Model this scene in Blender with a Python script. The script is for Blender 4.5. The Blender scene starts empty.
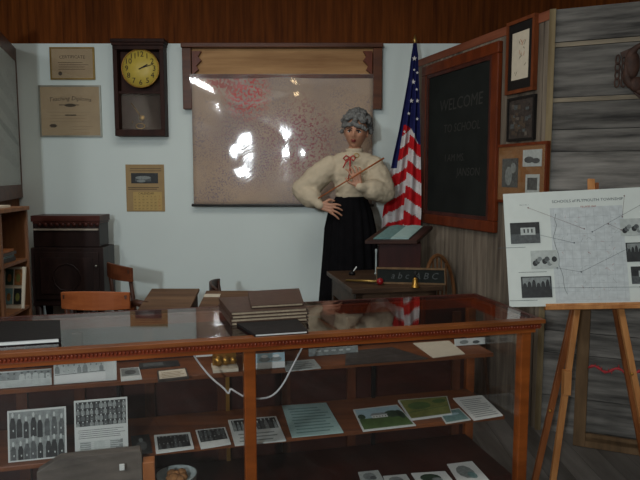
import bpy, bmesh, math, random
from mathutils import Vector as V, Matrix, noise
random.seed(7)
C = bpy.context.scene.collection
R = random.uniform
# ------------------------------------------------------------------ camera
F = 620.0; PITCH = math.atan(63/620.0); CAMZ = 1.42
CAM = V((0, 0, CAMZ))
def ray(px, py):
    u = (px-320)/F; v = (240-py)/F
    return V((u, math.cos(PITCH)+v*math.sin(PITCH), -math.sin(PITCH)+v*math.cos(PITCH)))
def W(px, py, Y):
    d = ray(px, py); return CAM + d*(Y/d.y)
def WZ(px, py, z):
    d = ray(px, py); return CAM + d*((z-CAMZ)/d.z)
def WP(px, py, p0, n):
    d = ray(px, py); return CAM + d*((p0-CAM).dot(n)/d.dot(n))
cd = bpy.data.cameras.new('camera'); cam = bpy.data.objects.new('camera', cd); C.objects.link(cam)
cd.sensor_width = 36; cd.lens = 36*F/640; cd.clip_start = .02
cam.location = CAM; cam.rotation_euler = (math.pi/2-PITCH, 0, 0)
bpy.context.scene.camera = cam
# ------------------------------------------------------------------ materials
def s2l(c):
    return tuple(((x/255)/12.92 if x/255 <= .04045 else ((x/255+.055)/1.055)**2.4) for x in c)
def newmat(name):
    m = bpy.data.materials.new(name); m.use_nodes = True
    return m, m.node_tree.nodes, m.node_tree.links, m.node_tree.nodes['Principled BSDF']
def plain(name, rgb, rough=.6, metal=0, var=.12, scale=30, bump=0, spec=.4, coat=0):
    m, N, L, B = newmat(name)
    c = s2l(rgb)
    tc = N.new('ShaderNodeTexCoord'); nz = N.new('ShaderNodeTexNoise'); nz.inputs['Scale'].default_value = scale; nz.inputs['Detail'].default_value = 4
    L.new(tc.outputs['Object'], nz.inputs['Vector'])
    r = N.new('ShaderNodeValToRGB'); L.new(nz.outputs['Fac'], r.inputs[0])
    r.color_ramp.elements[0].position = .3; r.color_ramp.elements[1].position = .7
    r.color_ramp.elements[0].color = tuple(x*(1-var) for x in c)+(1,); r.color_ramp.elements[1].color = tuple(min(1, x*(1+var)) for x in c)+(1,)
    L.new(r.outputs[0], B.inputs['Base Color'])
    B.inputs['Roughness'].default_value = rough; B.inputs['Metallic'].default_value = metal
    B.inputs['Specular IOR Level'].default_value = spec; B.inputs['Coat Weight'].default_value = coat
    if bump:
        b = N.new('ShaderNodeBump'); b.inputs['Strength'].default_value = bump; b.inputs['Distance'].default_value = .01
        L.new(nz.outputs['Fac'], b.inputs['Height']); L.new(b.outputs[0], B.inputs['Normal'])
    return m
def wood(name, dark, light, axis=(1, 1, 12), rot=0, rough=.5, scale=14, coat=.03, island=0, bump=.15, spec=.22):
    """grain is stretched along the axis with the SMALL number"""
    m, N, L, B = newmat(name)
    tc = N.new('ShaderNodeTexCoord'); mp = N.new('ShaderNodeMapping')
    mp.inputs['Scale'].default_value = axis
    if rot:
        m0 = N.new('ShaderNodeMapping'); m0.inputs['Rotation'].default_value = (0, 0, rot)
        L.new(tc.outputs['Object'], m0.inputs['Vector']); L.new(m0.outputs[0], mp.inputs['Vector'])
    else: L.new(tc.outputs['Object'], mp.inputs['Vector'])
    geo = N.new('ShaderNodeNewGeometry')
    nz = N.new('ShaderNodeTexNoise'); nz.noise_dimensions = '4D'
    mu = N.new('ShaderNodeMath'); mu.operation = 'MULTIPLY'; mu.inputs[1].default_value = 37
    L.new(geo.outputs['Random Per Island'], mu.inputs[0]); L.new(mu.outputs[0], nz.inputs['W'])
    L.new(mp.outputs[0], nz.inputs['Vector']); nz.inputs['Scale'].default_value = scale; nz.inputs['Detail'].default_value = 6; nz.inputs['Roughness'].default_value = .6
    r = N.new('ShaderNodeValToRGB'); L.new(nz.outputs['Fac'], r.inputs[0])
    r.color_ramp.elements[0].position = .32; r.color_ramp.elements[1].position = .68
    r.color_ramp.elements[0].color = s2l(dark)+(1,); r.color_ramp.elements[1].color = s2l(light)+(1,)
    out = r.outputs[0]
    if island:
        mr = N.new('ShaderNodeMapRange'); L.new(geo.outputs['Random Per Island'], mr.inputs[0])
        mr.inputs[3].default_value = 1-island; mr.inputs[4].default_value = 1+island
        mx = N.new('ShaderNodeVectorMath'); mx.operation = 'SCALE'; L.new(out, mx.inputs[0]); L.new(mr.outputs[0], mx.inputs['Scale']); out = mx.outputs[0]
    L.new(out, B.inputs['Base Color'])
    B.inputs['Roughness'].default_value = rough; B.inputs['Coat Weight'].default_value = coat; B.inputs['Coat Roughness'].default_value = .2
    B.inputs['Specular IOR Level'].default_value = spec
    b = N.new('ShaderNodeBump'); b.inputs['Strength'].default_value = bump; b.inputs['Distance'].default_value = .005
    L.new(nz.outputs['Fac'], b.inputs['Height']); L.new(b.outputs[0], B.inputs['Normal'])
    return m
def glass(name, rough=.02, halo=0, tint=(1, 1, 1), bump=0, bscale=6, f0=.04, haze=0.0):
    m, N, L, B = newmat(name); N.remove(B); out = N['Material Output']
    g = N.new('ShaderNodeNewGeometry'); dt = N.new('ShaderNodeVectorMath'); dt.operation = 'DOT_PRODUCT'
    L.new(g.outputs['Incoming'], dt.inputs[0]); L.new(g.outputs['Normal'], dt.inputs[1])
    def mth(op, a, b=None):
        n = N.new('ShaderNodeMath'); n.operation = op
        for i, x in enumerate([a, b]):
            if x is None: continue
            if isinstance(x, (int, float)): n.inputs[i].default_value = x
            else: L.new(x, n.inputs[i])
        return n.outputs[0]
    a = mth('ABSOLUTE', dt.outputs['Value']); a = mth('SUBTRACT', 1, a); a = mth('POWER', a, 5); a = mth('MULTIPLY', a, 1-f0); a = mth('ADD', a, f0)
    tr = N.new('ShaderNodeBsdfTransparent'); tr.inputs[0].default_value = tint+(1,)
    gl = N.new('ShaderNodeBsdfGlossy'); gl.inputs['Roughness'].default_value = rough
    gout = gl.outputs[0]
    if halo:
        g2_ = N.new('ShaderNodeBsdfGlossy'); g2_.inputs['Roughness'].default_value = .3; mh = N.new('ShaderNodeMixShader'); mh.inputs[0].default_value = halo
        L.new(gl.outputs[0], mh.inputs[1]); L.new(g2_.outputs[0], mh.inputs[2]); gout = mh.outputs[0]
    mx = N.new('ShaderNodeMixShader'); L.new(a, mx.inputs[0]); L.new(tr.outputs[0], mx.inputs[1]); L.new(gout, mx.inputs[2])
    if bump:
        tc = N.new('ShaderNodeTexCoord'); nz = N.new('ShaderNodeTexNoise'); nz.inputs['Scale'].default_value = bscale; nz.inputs['Detail'].default_value = 3
        nz.inputs['Distortion'].default_value = 1.2
        L.new(tc.outputs['Object'], nz.inputs['Vector'])
        b = N.new('ShaderNodeBump'); b.inputs['Strength'].default_value = bump; b.inputs['Distance'].default_value = .02
        L.new(nz.outputs['Fac'], b.inputs['Height']); L.new(b.outputs[0], gl.inputs['Normal'])
    fin = mx.outputs[0]
    if haze:
        df = N.new('ShaderNodeBsdfDiffuse'); df.inputs[0].default_value = (.8, .8, .8, 1)
        m2 = N.new('ShaderNodeMixShader'); m2.inputs[0].default_value = haze; L.new(fin, m2.inputs[1]); L.new(df.outputs[0], m2.inputs[2]); fin = m2.outputs[0]
    L.new(fin, out.inputs['Surface'])
    return m
M = {}
M['blue'] = plain('pale_blue_paint', (214, 224, 220), .75, var=.03, scale=1.5, bump=.02, spec=.2)
M['panel'] = wood('brown_panelling', (70, 32, 8), (112, 58, 18), (1, 1, .06), scale=30, island=.16, rough=.7, coat=0, spec=.1)
M['grey_v'] = wood('grey_weathered_planks', (80, 70, 62), (140, 128, 112), (1, 1, .07), scale=24, island=.25, rough=.85, coat=0, bump=.4)
M['grey_h'] = wood('grey_weathered_boards', (56, 54, 52), (128, 124, 118), (.1, .1, 1), scale=24, island=.3, rough=.85, coat=0, bump=.5)
M['redtop'] = wood('reddish_cap', (100, 50, 34), (140, 84, 60), (.1, .1, 1), scale=14)
M['strip'] = wood('pale_strip', (96, 82, 58), (142, 126, 96), (1, 1, .08), scale=20, rough=.8, coat=0)
M['floor'] = wood('dark_floorboards', (70, 66, 62), (104, 100, 96), (1, .1, 1), scale=12, island=.2, rough=.6)
M['ceil'] = plain('ceiling_white', (200, 198, 190), .9, var=.03)
M['dimwall'] = plain('dim_room_wall', (150, 140, 124), .9, var=.05)
M['case'] = wood('case_orange_oak', (98, 46, 14), (148, 78, 30), (.12, .12, .5), scale=22, rough=.35, coat=.4)
M['rim'] = wood('worn_dark_rim', (88, 46, 20), (140, 80, 38), (.12, .12, .5), scale=22, rough=.4)
M['stile'] = wood('dark_back_stile', (60, 30, 16), (92, 48, 26), (1, 1, .12), scale=22, rough=.5)
M['casedark'] = wood('case_bead_wood', (94, 34, 16), (130, 54, 26), (.3, .3, .6), scale=30, rough=.35, coat=.3)
M['caseback'] = wood('case_red_brown_back', (40, 17, 12), (64, 28, 20), (.3, .3, 1), scale=16, rough=.5)
M['shelf'] = wood('shelf_wood', (84, 46, 26), (124, 72, 40), (.1, 1, 1), scale=16, rough=.5)
M['glass'] = glass('clear_glass', f0=.055)
M['framewood'] = wood('red_brown_frame', (80, 32, 14), (112, 50, 22), (1, 1, .3), scale=18, rough=.4)
M['cblack'] = wood('clock_walnut', (34, 18, 14), (58, 32, 24), (1, 1, .15), scale=20, rough=.55, coat=0, spec=.15)
M['dark'] = plain('black_paint', (16, 15, 15), .5)
M['board'] = plain('slate_board', (30, 33, 31), .9, var=.2, scale=6, spec=.15)
M['chalk'] = plain('chalk', (50, 50, 46), .9)
M['chalkw'] = plain('chalk_white', (70, 74, 74), .9)
M['parch'] = plain('parchment', (172, 150, 118), .7, var=.06, scale=10)
M['ink'] = plain('ink', (74, 62, 50), .8)
M['inkd'] = plain('dark_ink', (34, 30, 34), .8)
M['gold'] = plain('gold_frame', (150, 122, 66), .35, .7)
M['silver'] = plain('silver_frame', (170, 170, 160), .3, .8)
M['dial'] = plain('brass_dial', (196, 172, 74), .45, .0, var=.05)
M['brass'] = plain('brass', (170, 128, 60), .35, .85)
M['calp'] = plain('calendar_paper', (158, 132, 92), .75, var=.08, scale=14)
M['calg'] = plain('calendar_grid_paper', (182, 154, 96), .75, var=.05)
M['tipred'] = plain('dark_red_tip', (130, 20, 26), .35)
M['redink'] = plain('red_ink', (160, 70, 50), .8)
M['lightwood'] = wood('old_pine_board', (136, 96, 58), (190, 148, 100), (.08, 1, 1), scale=14, rough=.6, coat=0)
M['cream'] = plain('cream_cloth', (188, 174, 150), .85, var=.07, scale=14, bump=.15, spec=.15)
M['skirt'] = plain('black_cloth', (16, 15, 17), .95, var=.2, scale=20, spec=.08)
M['skin'] = plain('mannequin_skin', (176, 128, 102), .5, var=.05, scale=20)
M['lip'] = plain('dark_red_lips', (120, 40, 36), .35)
M['eyew'] = plain('eye_white', (190, 186, 178), .3)
M['eyes'] = plain('eye_shadow', (84, 52, 44), .7)
M['hair'] = plain('grey_hair', (104, 104, 102), .6, var=.4, scale=70, bump=.8, spec=.3)
M['ribbon'] = plain('red_ribbon', (168, 60, 54), .5)
M['white'] = plain('white_paper', (206, 208, 204), .7, var=.04, scale=8)
M['offwhite'] = plain('offwhite_card', (190, 194, 190), .7, var=.05, scale=8)
M['cardcream'] = plain('cream_card', (196, 186, 166), .7, var=.05)
M['teal'] = plain('pale_teal_paper', (150, 176, 172), .6, var=.08, scale=20)
M['teald'] = plain('mid_teal_print', (96, 128, 126), .6, var=.2, scale=60)
M['green'] = plain('grass_print', (72, 96, 50), .6, var=.25, scale=30)
M['olive'] = plain('olive_print', (112, 116, 60), .6, var=.25, scale=24)
M['sky'] = plain('sky_print', (150, 176, 184), .6, var=.06)
M['treeg'] = plain('tree_print', (44, 64, 46), .6, var=.3, scale=60)
M['g0'] = plain('photo_black', (34, 36, 36), .5, var=.5, scale=60)
M['g1'] = plain('photo_dark_grey', (74, 78, 78), .5, var=.35, scale=80)
M['g2'] = plain('photo_mid_grey', (122, 128, 126), .5, var=.25, scale=80)
M['g3'] = plain('photo_light_grey', (172, 178, 174), .5, var=.12, scale=60)
M['greyframe'] = plain('grey_frame', (90, 96, 96), .5)
M['red'] = plain('flag_red', (186, 26, 32), .75, spec=.2)
M['navy'] = plain('flag_navy', (30, 34, 84), .8, spec=.2)
M['flagw'] = plain('flag_white', (206, 202, 200), .8, spec=.2)
M['desk'] = wood('old_desk_wood', (66, 46, 34), (110, 84, 62), (.1, 1, 1), scale=18, rough=.5)
M['deskd'] = wood('dark_desk_wood', (46, 32, 24), (80, 60, 44), (.1, 1, 1), scale=18, rough=.5)
M['lect'] = wood('mahogany', (44, 16, 12), (66, 26, 20), (1, 1, .2), scale=18, rough=.5)
M['lectop'] = wood('dark_mahogany', (40, 24, 20), (66, 42, 34), (.2, 1, 1), scale=18, rough=.45)
M['chair'] = wood('chair_wood', (128, 66, 34), (168, 96, 54), (.1, 1, 1), scale=16, rough=.4)
M['chaird'] = wood('dark_chair_wood', (48, 28, 20), (78, 46, 32), (1, 1, .2), scale=18, rough=.4)
M['chairm'] = wood('mid_chair_wood', (80, 42, 26), (120, 68, 42), (.1, 1, 1), scale=16, rough=.4)
M['bent'] = wood('bentwood', (92, 58, 34), (134, 92, 58), (1, 1, .2), scale=18, rough=.35)
M['iron'] = plain('black_iron', (26, 24, 24), .5, .6)
M['cab'] = wood('blackened_wood', (30, 22, 21), (50, 36, 33), (1, 1, .3), scale=14, rough=.4)
M['cabred'] = wood('dark_red_trim', (54, 26, 22), (80, 42, 34), (.1, 1, 1), scale=14, rough=.4)
M['cabline'] = plain('pale_edge', (160, 150, 136), .6)
M['bkcase'] = wood('bookcase_wood', (98, 62, 38), (134, 90, 58), (1, 1, .1), scale=16, rough=.5)
M['album'] = plain('brown_leather', (66, 46, 36), .45, var=.2, scale=40, bump=.1)
M['pages'] = plain('page_edges', (150, 136, 114), .7, var=.15, scale=90)
M['blackbook'] = plain('black_leather', (26, 25, 26), .55, bump=.1, scale=60, spec=.2)
M['cable'] = plain('white_cable', (190, 190, 190), .4, var=.02)
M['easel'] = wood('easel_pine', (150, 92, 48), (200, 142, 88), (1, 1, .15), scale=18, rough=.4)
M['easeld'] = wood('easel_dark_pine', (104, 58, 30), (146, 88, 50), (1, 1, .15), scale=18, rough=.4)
M['rust'] = plain('rusty_leather', (62, 40, 30), .7, var=.4, scale=30, bump=.3)
M['sash'] = wood('old_sash_wood', (76, 58, 40), (112, 88, 62), (1, 1, .15), scale=18, rough=.8, coat=0)
M['pink'] = plain('red_trim', (170, 50, 56), .7)
M['mapb'] = plain('map_print', (188, 194, 194), .7, var=.09, scale=46)
M['postw'] = plain('poster_white', (204, 210, 204), .6, var=.02)
M['mapline'] = plain('map_line', (158, 164, 168), .7)
M['string'] = plain('pinned_string', (112, 84, 84), .7)
M['stringb'] = plain('dark_string', (70, 80, 84), .7)
M['board2'] = wood('grey_slate_board', (70, 64, 58), (104, 96, 88), (.1, 1, 1), scale=20, rough=.8)
M['tin'] = plain('enamel_tin', (150, 160, 158), .35)
M['tan'] = plain('tan_bundle', (140, 96, 54), .8, var=.3, scale=60, bump=.4)
M['orange'] = wood('orange_block', (128, 74, 38), (166, 104, 58), (1, 1, .3), scale=16)
M['tanmat'] = plain('tan_mat', (134, 92, 52), .7)
M['leather'] = plain('dark_leather', (56, 50, 46), .5, var=.35, scale=30, bump=.3)
# big faded wall map
def map_mat():
    m, N, L, B = newmat('faded_map')
    tc = N.new('ShaderNodeTexCoord')
    def nz(scale, det=4):
        n = N.new('ShaderNodeTexNoise'); n.inputs['Scale'].default_value = scale; n.inputs['Detail'].default_value = det; L.new(tc.outputs['Object'], n.inputs['Vector']); return n.outputs['Fac']
    def ramp(src, p0, p1):
        r = N.new('ShaderNodeValToRGB'); L.new(src, r.inputs[0]); r.color_ramp.elements[0].position = p0; r.color_ramp.elements[1].position = p1; return r.outputs[0]
    def mixc(fac, a, b):
        x = N.new('ShaderNodeMix'); x.data_type = 'RGBA'; L.new(fac, x.inputs['Factor'])
        for s, k in ((a, 'A'), (b, 'B')):
            i = [q for q in x.inputs if q.name == k and q.type == 'RGBA'][0]
            if isinstance(s, tuple): i.default_value = s2l(s)+(1,)
            else: L.new(s, i)
        return [q for q in x.outputs if q.type == 'RGBA'][0]
    def mul(a, b):
        n = N.new('ShaderNodeMath'); n.operation = 'MULTIPLY'; L.new(a, n.inputs[0]); L.new(b, n.inputs[1]); return n.outputs[0]
    base = mixc(ramp(nz(2.2), .35, .65), (178, 150, 122), (152, 130, 114))
    base = mixc(mul(ramp(nz(90, 5), .5, .6), ramp(nz(5), .4, .6)), base, (132, 114, 112))
    def blob(cx, cz, rx, rz):
        mp = N.new('ShaderNodeMapping'); mp.inputs['Scale'].default_value = (1/rx, 1, 1/rz); mp.inputs['Location'].default_value = (-cx/rx, 0, -cz/rz)
        L.new(tc.outputs['Object'], mp.inputs['Vector']); g = N.new('ShaderNodeTexGradient'); g.gradient_type = 'SPHERICAL'; L.new(mp.outputs[0], g.inputs[0]); return ramp(g.outputs['Fac'], .05, .6)
    spk = ramp(nz(46, 4), .46, .54)
    base = mixc(mul(blob(-.27, .84, .22, .24), spk), base, (190, 30, 20))
    base = mixc(mul(blob(-.45, .93, .2, .1), spk), base, (160, 60, 46))
    base = mixc(mul(blob(-.2, .45, .45, .45), ramp(nz(85, 4), .52, .6)), base, (138, 96, 100))
    base = mixc(mul(blob(.15, .5, .3, .4), ramp(nz(60, 4), .51, .58)), base, (140, 62, 66))
    L.new(base, B.inputs['Base Color']); B.inputs['Roughness'].default_value = .7
    return m
M['map'] = map_mat()
# ------------------------------------------------------------------ mesh builder
X, Y_, Z = V((1, 0, 0)), V((0, 1, 0)), V((0, 0, 1))
class MB:
    def __init__(s): s.v = []; s.f = []; s.mi = []; s.m = 0; s.sm = []
    def add(s, vs, fs, smooth=False):
        o = len(s.v); s.v += [V(x) for x in vs]
        for f in fs: s.f.append([o+i for i in f]); s.mi.append(s.m); s.sm.append(smooth)
        return s
    def box(s, a, b): return s.fbox(V((0, 0, 0)), X, Y_, Z, (a[0], b[0]), (a[1], b[1]), (a[2], b[2]))
    def fbox(s, o, ex, ey, ez, xr, yr, zr):
        vs = [o+ex*x+ey*y+ez*z for z in zr for y in yr for x in xr]
        # small chamfer-free box, outward normals when the frame is right handed
        fs = [(0, 2, 3, 1), (4, 5, 7, 6), (0, 1, 5, 4), (2, 6, 7, 3), (0, 4, 6, 2), (1, 3, 7, 5)]
        if ex.cross(ey).dot(ez)*(xr[1]-xr[0])*(yr[1]-yr[0])*(zr[1]-zr[0]) < 0: fs = [f[::-1] for f in fs]
        return s.add(vs, fs)
    def prism(s, pts, off):
        n = len(pts); off = V(off); a = [V(p) for p in pts]
        nor = V((0, 0, 0))
        for i in range(n): nor += (a[i]-a[0]).cross(a[(i+1) % n]-a[0])
        fs = [tuple(range(n))[::-1], tuple(range(n, 2*n))]+[(i, (i+1) % n, n+(i+1) % n, n+i) for i in range(n)]
        if nor.dot(off) < 0: fs = [f[::-1] for f in fs]
        return s.add(a+[p+off for p in a], fs)
    def tube(s, path, r, n=8, closed=False, flat=1.0):
        path = [V(p) for p in path]; k = len(path); rr = r if isinstance(r, (list, tuple)) else [r]*k
        vs = []; up = None
        for i, p in enumerate(path):
            t = ((path[(i+1) % k] if closed or i < k-1 else p)-(path[i-1] if closed or i > 0 else p)).normalized()
            if up is None: up = t.orthogonal().normalized()
            up = (up-t*up.dot(t)).normalized(); w = t.cross(up)
            vs += [p+(up*math.cos(2*math.pi*j/n)+w*math.sin(2*math.pi*j/n)*flat)*rr[i] for j in range(n)]
        fs = []
        for i in range(k if closed else k-1):
            for j in range(n):
                a, b = i*n+j, i*n+(j+1) % n; c, d = ((i+1) % k)*n+(j+1) % n, ((i+1) % k)*n+j
                fs.append((a, b, c, d))
        s.add(vs, fs, True)
        if not closed:
            o = len(s.v)-k*n
            s.f.append([o+j for j in range(n)][::-1]); s.mi.append(s.m); s.sm.append(False)
            s.f.append([o+(k-1)*n+j for j in range(n)]); s.mi.append(s.m); s.sm.append(False)
        return s
    def bar(s, a, b, w, d, side=None):
        """rectangular bar from a to b, w along side, d across"""
        a, b = V(a), V(b); t = (b-a).normalized(); sd = V(side) if side else t.orthogonal(); sd = (sd-t*sd.dot(t)).normalized(); q = t.cross(sd)
        return s.fbox(a, sd, q, t, (-w/2, w/2), (-d/2, d/2), (0, (b-a).length))
    def lathe(s, o, prof, n=20, axis=Z, sx=1, sy=1):
        """prof: list of (r, h)"""
        o = V(o); ax = V(axis).normalized(); u = X if abs(ax.x) < .9 else Y_; u = (u-ax*u.dot(ax)).normalized(); w = ax.cross(u)
        vs = []; fs = []
        for r, h in prof: vs += [o+ax*h+(u*math.cos(2*math.pi*j/n)*sx+w*math.sin(2*math.pi*j/n)*sy)*max(r, 1e-5) for j in range(n)]
        for i in range(len(prof)-1):
            for j in range(n): fs.append((i*n+j, i*n+(j+1) % n, (i+1)*n+(j+1) % n, (i+1)*n+j))
        fs.append(tuple(range(n))[::-1]); fs.append(tuple((len(prof)-1)*n+j for j in range(n)))
        return s.add(vs, fs, True)
    def ball(s, c, r, n=12, m=8, rot=None):
        rx, ry, rz = r if isinstance(r, (tuple, list)) else (r, r, r); c = V(c)
        vs = []; fs = []
        for i in range(m+1):
            ph = math.pi*i/m-math.pi/2
            for j in range(n):
                th = 2*math.pi*j/n; q = V((rx*math.cos(ph)*math.cos(th), ry*math.cos(ph)*math.sin(th), rz*math.sin(ph)))
                if i in (0, m): q.x = q.x+1e-5*math.cos(th); q.y = q.y+1e-5*math.sin(th)
                if rot: q = rot @ q
                vs.append(c+q)
        for i in range(m):
            for j in range(n): fs.append((i*n+j, i*n+(j+1) % n, (i+1)*n+(j+1) % n, (i+1)*n+j))
        fs.append(tuple(range(n))[::-1]); fs.append(tuple(m*n+j for j in range(n)))
        return s.add(vs, fs, True)
    def cap(s, a, ra, b, rb, n=12):
        """tapered capsule"""
        a, b = V(a), V(b); t = (b-a).normalized(); L = (b-a).length
        pr = [(ra*math.sin(x), -ra*math.cos(x)) for x in (.02, .5, 1.0, 1.57)]+[(rb*math.cos(x), L+rb*math.sin(x)) for x in (0, .5, 1.0, 1.55)]
        return s.lathe(a, pr, n, t)
    def build(s, name, mats, parent=None, bevel=0, **kw):
        me = bpy.data.meshes.new(name)
        if parent is not None:
            base = V((0, 0, 0)); q = parent
            while q is not None: base += q.location; q = q.parent
        else:
            lo = [min(p[i] for p in s.v) for i in range(3)]; hi = [max(p[i] for p in s.v) for i in range(3)]
            base = V(((lo[0]+hi[0])/2, (lo[1]+hi[1])/2, lo[2]))
        me.from_pydata([tuple(p-base) for p in s.v], [], s.f)
        for m in (mats if isinstance(mats, (list, tuple)) else [mats]): me.materials.append(M[m] if isinstance(m, str) else m)
        me.polygons.foreach_set('material_index', s.mi); me.polygons.foreach_set('use_smooth', s.sm); me.update()
        o = bpy.data.objects.new(name, me); C.objects.link(o)
        if parent is not None: o.parent = parent
        else: o.location = base
        if bevel:
            md = o.modifiers.new('bevel', 'BEVEL'); md.width = bevel; md.segments = 2; md.limit_method = 'ANGLE'; md.angle_limit = .9
        for k, v in kw.items(): o[k] = v
        return o
def tag(o, label, cat, group=None):
    o['label'] = label; o['category'] = cat
    if group: o['group'] = group
    return o
def thing(name, label, cat, loc, group=None):
    o = bpy.data.objects.new(name, None); C.objects.link(o); o.location = V(loc); o.empty_display_size = .05
    return tag(o, label, cat, group)
def struct(o): o['kind'] = 'structure'; return o
def remesh(o, vox, smooth=4, extra=None):
    md = o.modifiers.new('r', 'REMESH'); md.mode = 'VOXEL'; md.voxel_size = vox; md.use_smooth_shade = True
    sm = o.modifiers.new('s', 'SMOOTH'); sm.iterations = smooth; sm.factor = .5
    if extra:
        tx = bpy.data.textures.new('n', 'CLOUDS'); tx.noise_scale = extra[0]
        d = o.modifiers.new('d', 'DISPLACE'); d.texture = tx; d.strength = extra[1]; d.mid_level = .5
    dg = bpy.context.evaluated_depsgraph_get(); dg.update()
    me = bpy.data.meshes.new_from_object(o.evaluated_get(dg)); me.materials.clear()
    for m in o.data.materials: me.materials.append(m)
    o.modifiers.clear(); o.data = me
    for p in me.polygons: p.use_smooth = True
    return o
class Fr:
    """flat surface frame: four corners BL BR TR TL, p(u,v,h): u right, v up in 0..1, h metres out"""
    def __init__(s, bl, br, tr, tl, n=None):
        s.c = [V(bl), V(br), V(tr), V(tl)]; s.n = (s.c[1]-s.c[0]).cross(s.c[3]-s.c[0]).normalized()
        s.w = (s.c[1]-s.c[0]).length; s.h = (s.c[3]-s.c[0]).length
    def p(s, u, v, h=0): return s.c[0]*(1-u)*(1-v)+s.c[1]*u*(1-v)+s.c[2]*u*v+s.c[3]*(1-u)*v+s.n*h
    def rect(s, mb, m, u0, v0, u1, v1, h):
        mb.m = m; return mb.add([s.p(u0, v0, h), s.p(u1, v0, h), s.p(u1, v1, h), s.p(u0, v1, h)], [(0, 1, 2, 3)])
    def ell(s, mb, m, u, v, ru, rv, h, n=10):
        mb.m = m; return mb.add([s.p(u+ru*math.cos(6.2832*i/n), v+rv*math.sin(6.2832*i/n), h) for i in range(n)], [tuple(range(n))])
    def slab(s, mb, m, u0, v0, u1, v1, h0, h1):
        mb.m = m; return mb.prism([s.p(u0, v0, h0), s.p(u1, v0, h0), s.p(u1, v1, h0), s.p(u0, v1, h0)], s.n*(h1-h0))
    def line(s, mb, m, a, b, w, h):
        mb.m = m; A, B = s.p(a[0], a[1], h), s.p(b[0], b[1], h); d = (B-A).normalized().cross(s.n)*w/2
        return mb.add([A-d, A+d, B+d, B-d], [(0, 1, 2, 3)])
    def text(s, mb, m, txt, u, v, size, h, arc=0, shear=0, rot=0):
        """centre at (u,v); size in metres"""
        cu = bpy.data.curves.new('t', 'FONT'); cu.body = txt; cu.size = size; cu.align_x = 'CENTER'; cu.align_y = 'CENTER'; cu.resolution_u = 2; cu.shear = shear
        o = bpy.data.objects.new('t', cu); C.objects.link(o); dg = bpy.context.evaluated_depsgraph_get(); dg.update()
        me = bpy.data.meshes.new_from_object(o.evaluated_get(dg)); bpy.data.objects.remove(o)
        mb.m = m; uu, vv = V((s.c[1]-s.c[0])).normalized(), V((s.c[3]-s.c[0])).normalized(); o0 = s.p(u, v, h); ct, st = math.cos(rot), math.sin(rot)
        mb.add([o0+uu*(q.co.x*ct-q.co.y*st)+vv*(q.co.x*st+q.co.y*ct-arc*q.co.x**2) for q in me.vertices], [tuple(p.vertices) for p in me.polygons]); return mb
def onplane(pts, p0, n): return [WP(x, y, p0, n) for x, y in pts]
# picture painters -------------------------------------------------
def figures(f, mb, rows, cols, base, cl, h, u0=0, v0=0, u1=1, v1=1, seed=1):
    """rows of people; cl = list of material indices"""
    rd = random.Random(seed)
    f.rect(mb, base, u0, v0, u1, v1, h)
    for r in range(rows-1, -1, -1):
        for c in range(cols):
            w = (u1-u0)/cols; hh = (v1-v0)/rows; u = u0+w*(c+.5+rd.uniform(-.1, .1)); v = v0+hh*(r+rd.uniform(-.04, .06)); q = rd.uniform(.85, 1.1)
            m = rd.choice(cl[:-1]); k = h+.0002+.00001*((rows-1-r)*cols+c); hw = w*.42*q
            mb.m = m; vt = min(v1, v+hh*.68*q); vb = max(v0, v-hh*.1)
            mb.add([f.p(max(u0, u-hw), vb, k), f.p(min(u1, u+hw), vb, k), f.p(min(u1, u+hw), v+hh*.45, k), f.p(u+hw*.55, vt, k), f.p(u-hw*.55, vt, k), f.p(max(u0, u-hw), v+hh*.45, k)], [(0, 1, 2, 3, 4, 5)])
            f.ell(mb, cl[-1], u, min(v1-hh*.1, v+hh*.8*q), w*.17, hh*.11, k+.0001, 8)
            if rd.random() < .6: f.ell(mb, cl[-1], u+rd.uniform(-.1, .1)*w, v+hh*.22, w*.1, hh*.05, k+.00011, 6)
def textlines(f, mb, m, n, u0, v0, u1, v1, h, seed=2, th=.35):
    rd = random.Random(seed); st = (v1-v0)/n
    for i in range(n): f.rect(mb, m, u0+rd.uniform(0, .04), v0+st*i, u1-rd.uniform(0, .18), v0+st*(i+th), h)
def framed(name, label, cat, f, th, border, bm, inner, paint, group=None, glassy=False, mats=None, lip=.006):
    """hanging picture: frame moulding part + picture part"""
    o = thing(name, label, cat, f.p(.5, 0, 0), group)
    bu, bv = border/f.w, border/f.h
    mb = MB()
    for r in ((0, 0, 1, bv), (0, 1-bv, 1, 1), (0, bv, bu, 1-bv), (1-bu, bv, 1, 1-bv)): f.slab(mb, 0, *r, .001, th)
    mb.build('frame', bm, o)
    mb = MB(); f.slab(mb, 0, bu, bv, 1-bu, 1-bv, .001, th-lip)
    g = Fr(f.p(bu, bv, th-lip), f.p(1-bu, bv, th-lip), f.p(1-bu, 1-bv, th-lip), f.p(bu, 1-bv, th-lip))
    paint(g, mb); mb.build('picture', inner, o)
    if glassy:
        mb = MB(); f.slab(mb, 0, bu, bv, 1-bu, 1-bv, th-.0035, th-.002); mb.build('glass_pane', 'glass', o)
    return o
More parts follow.
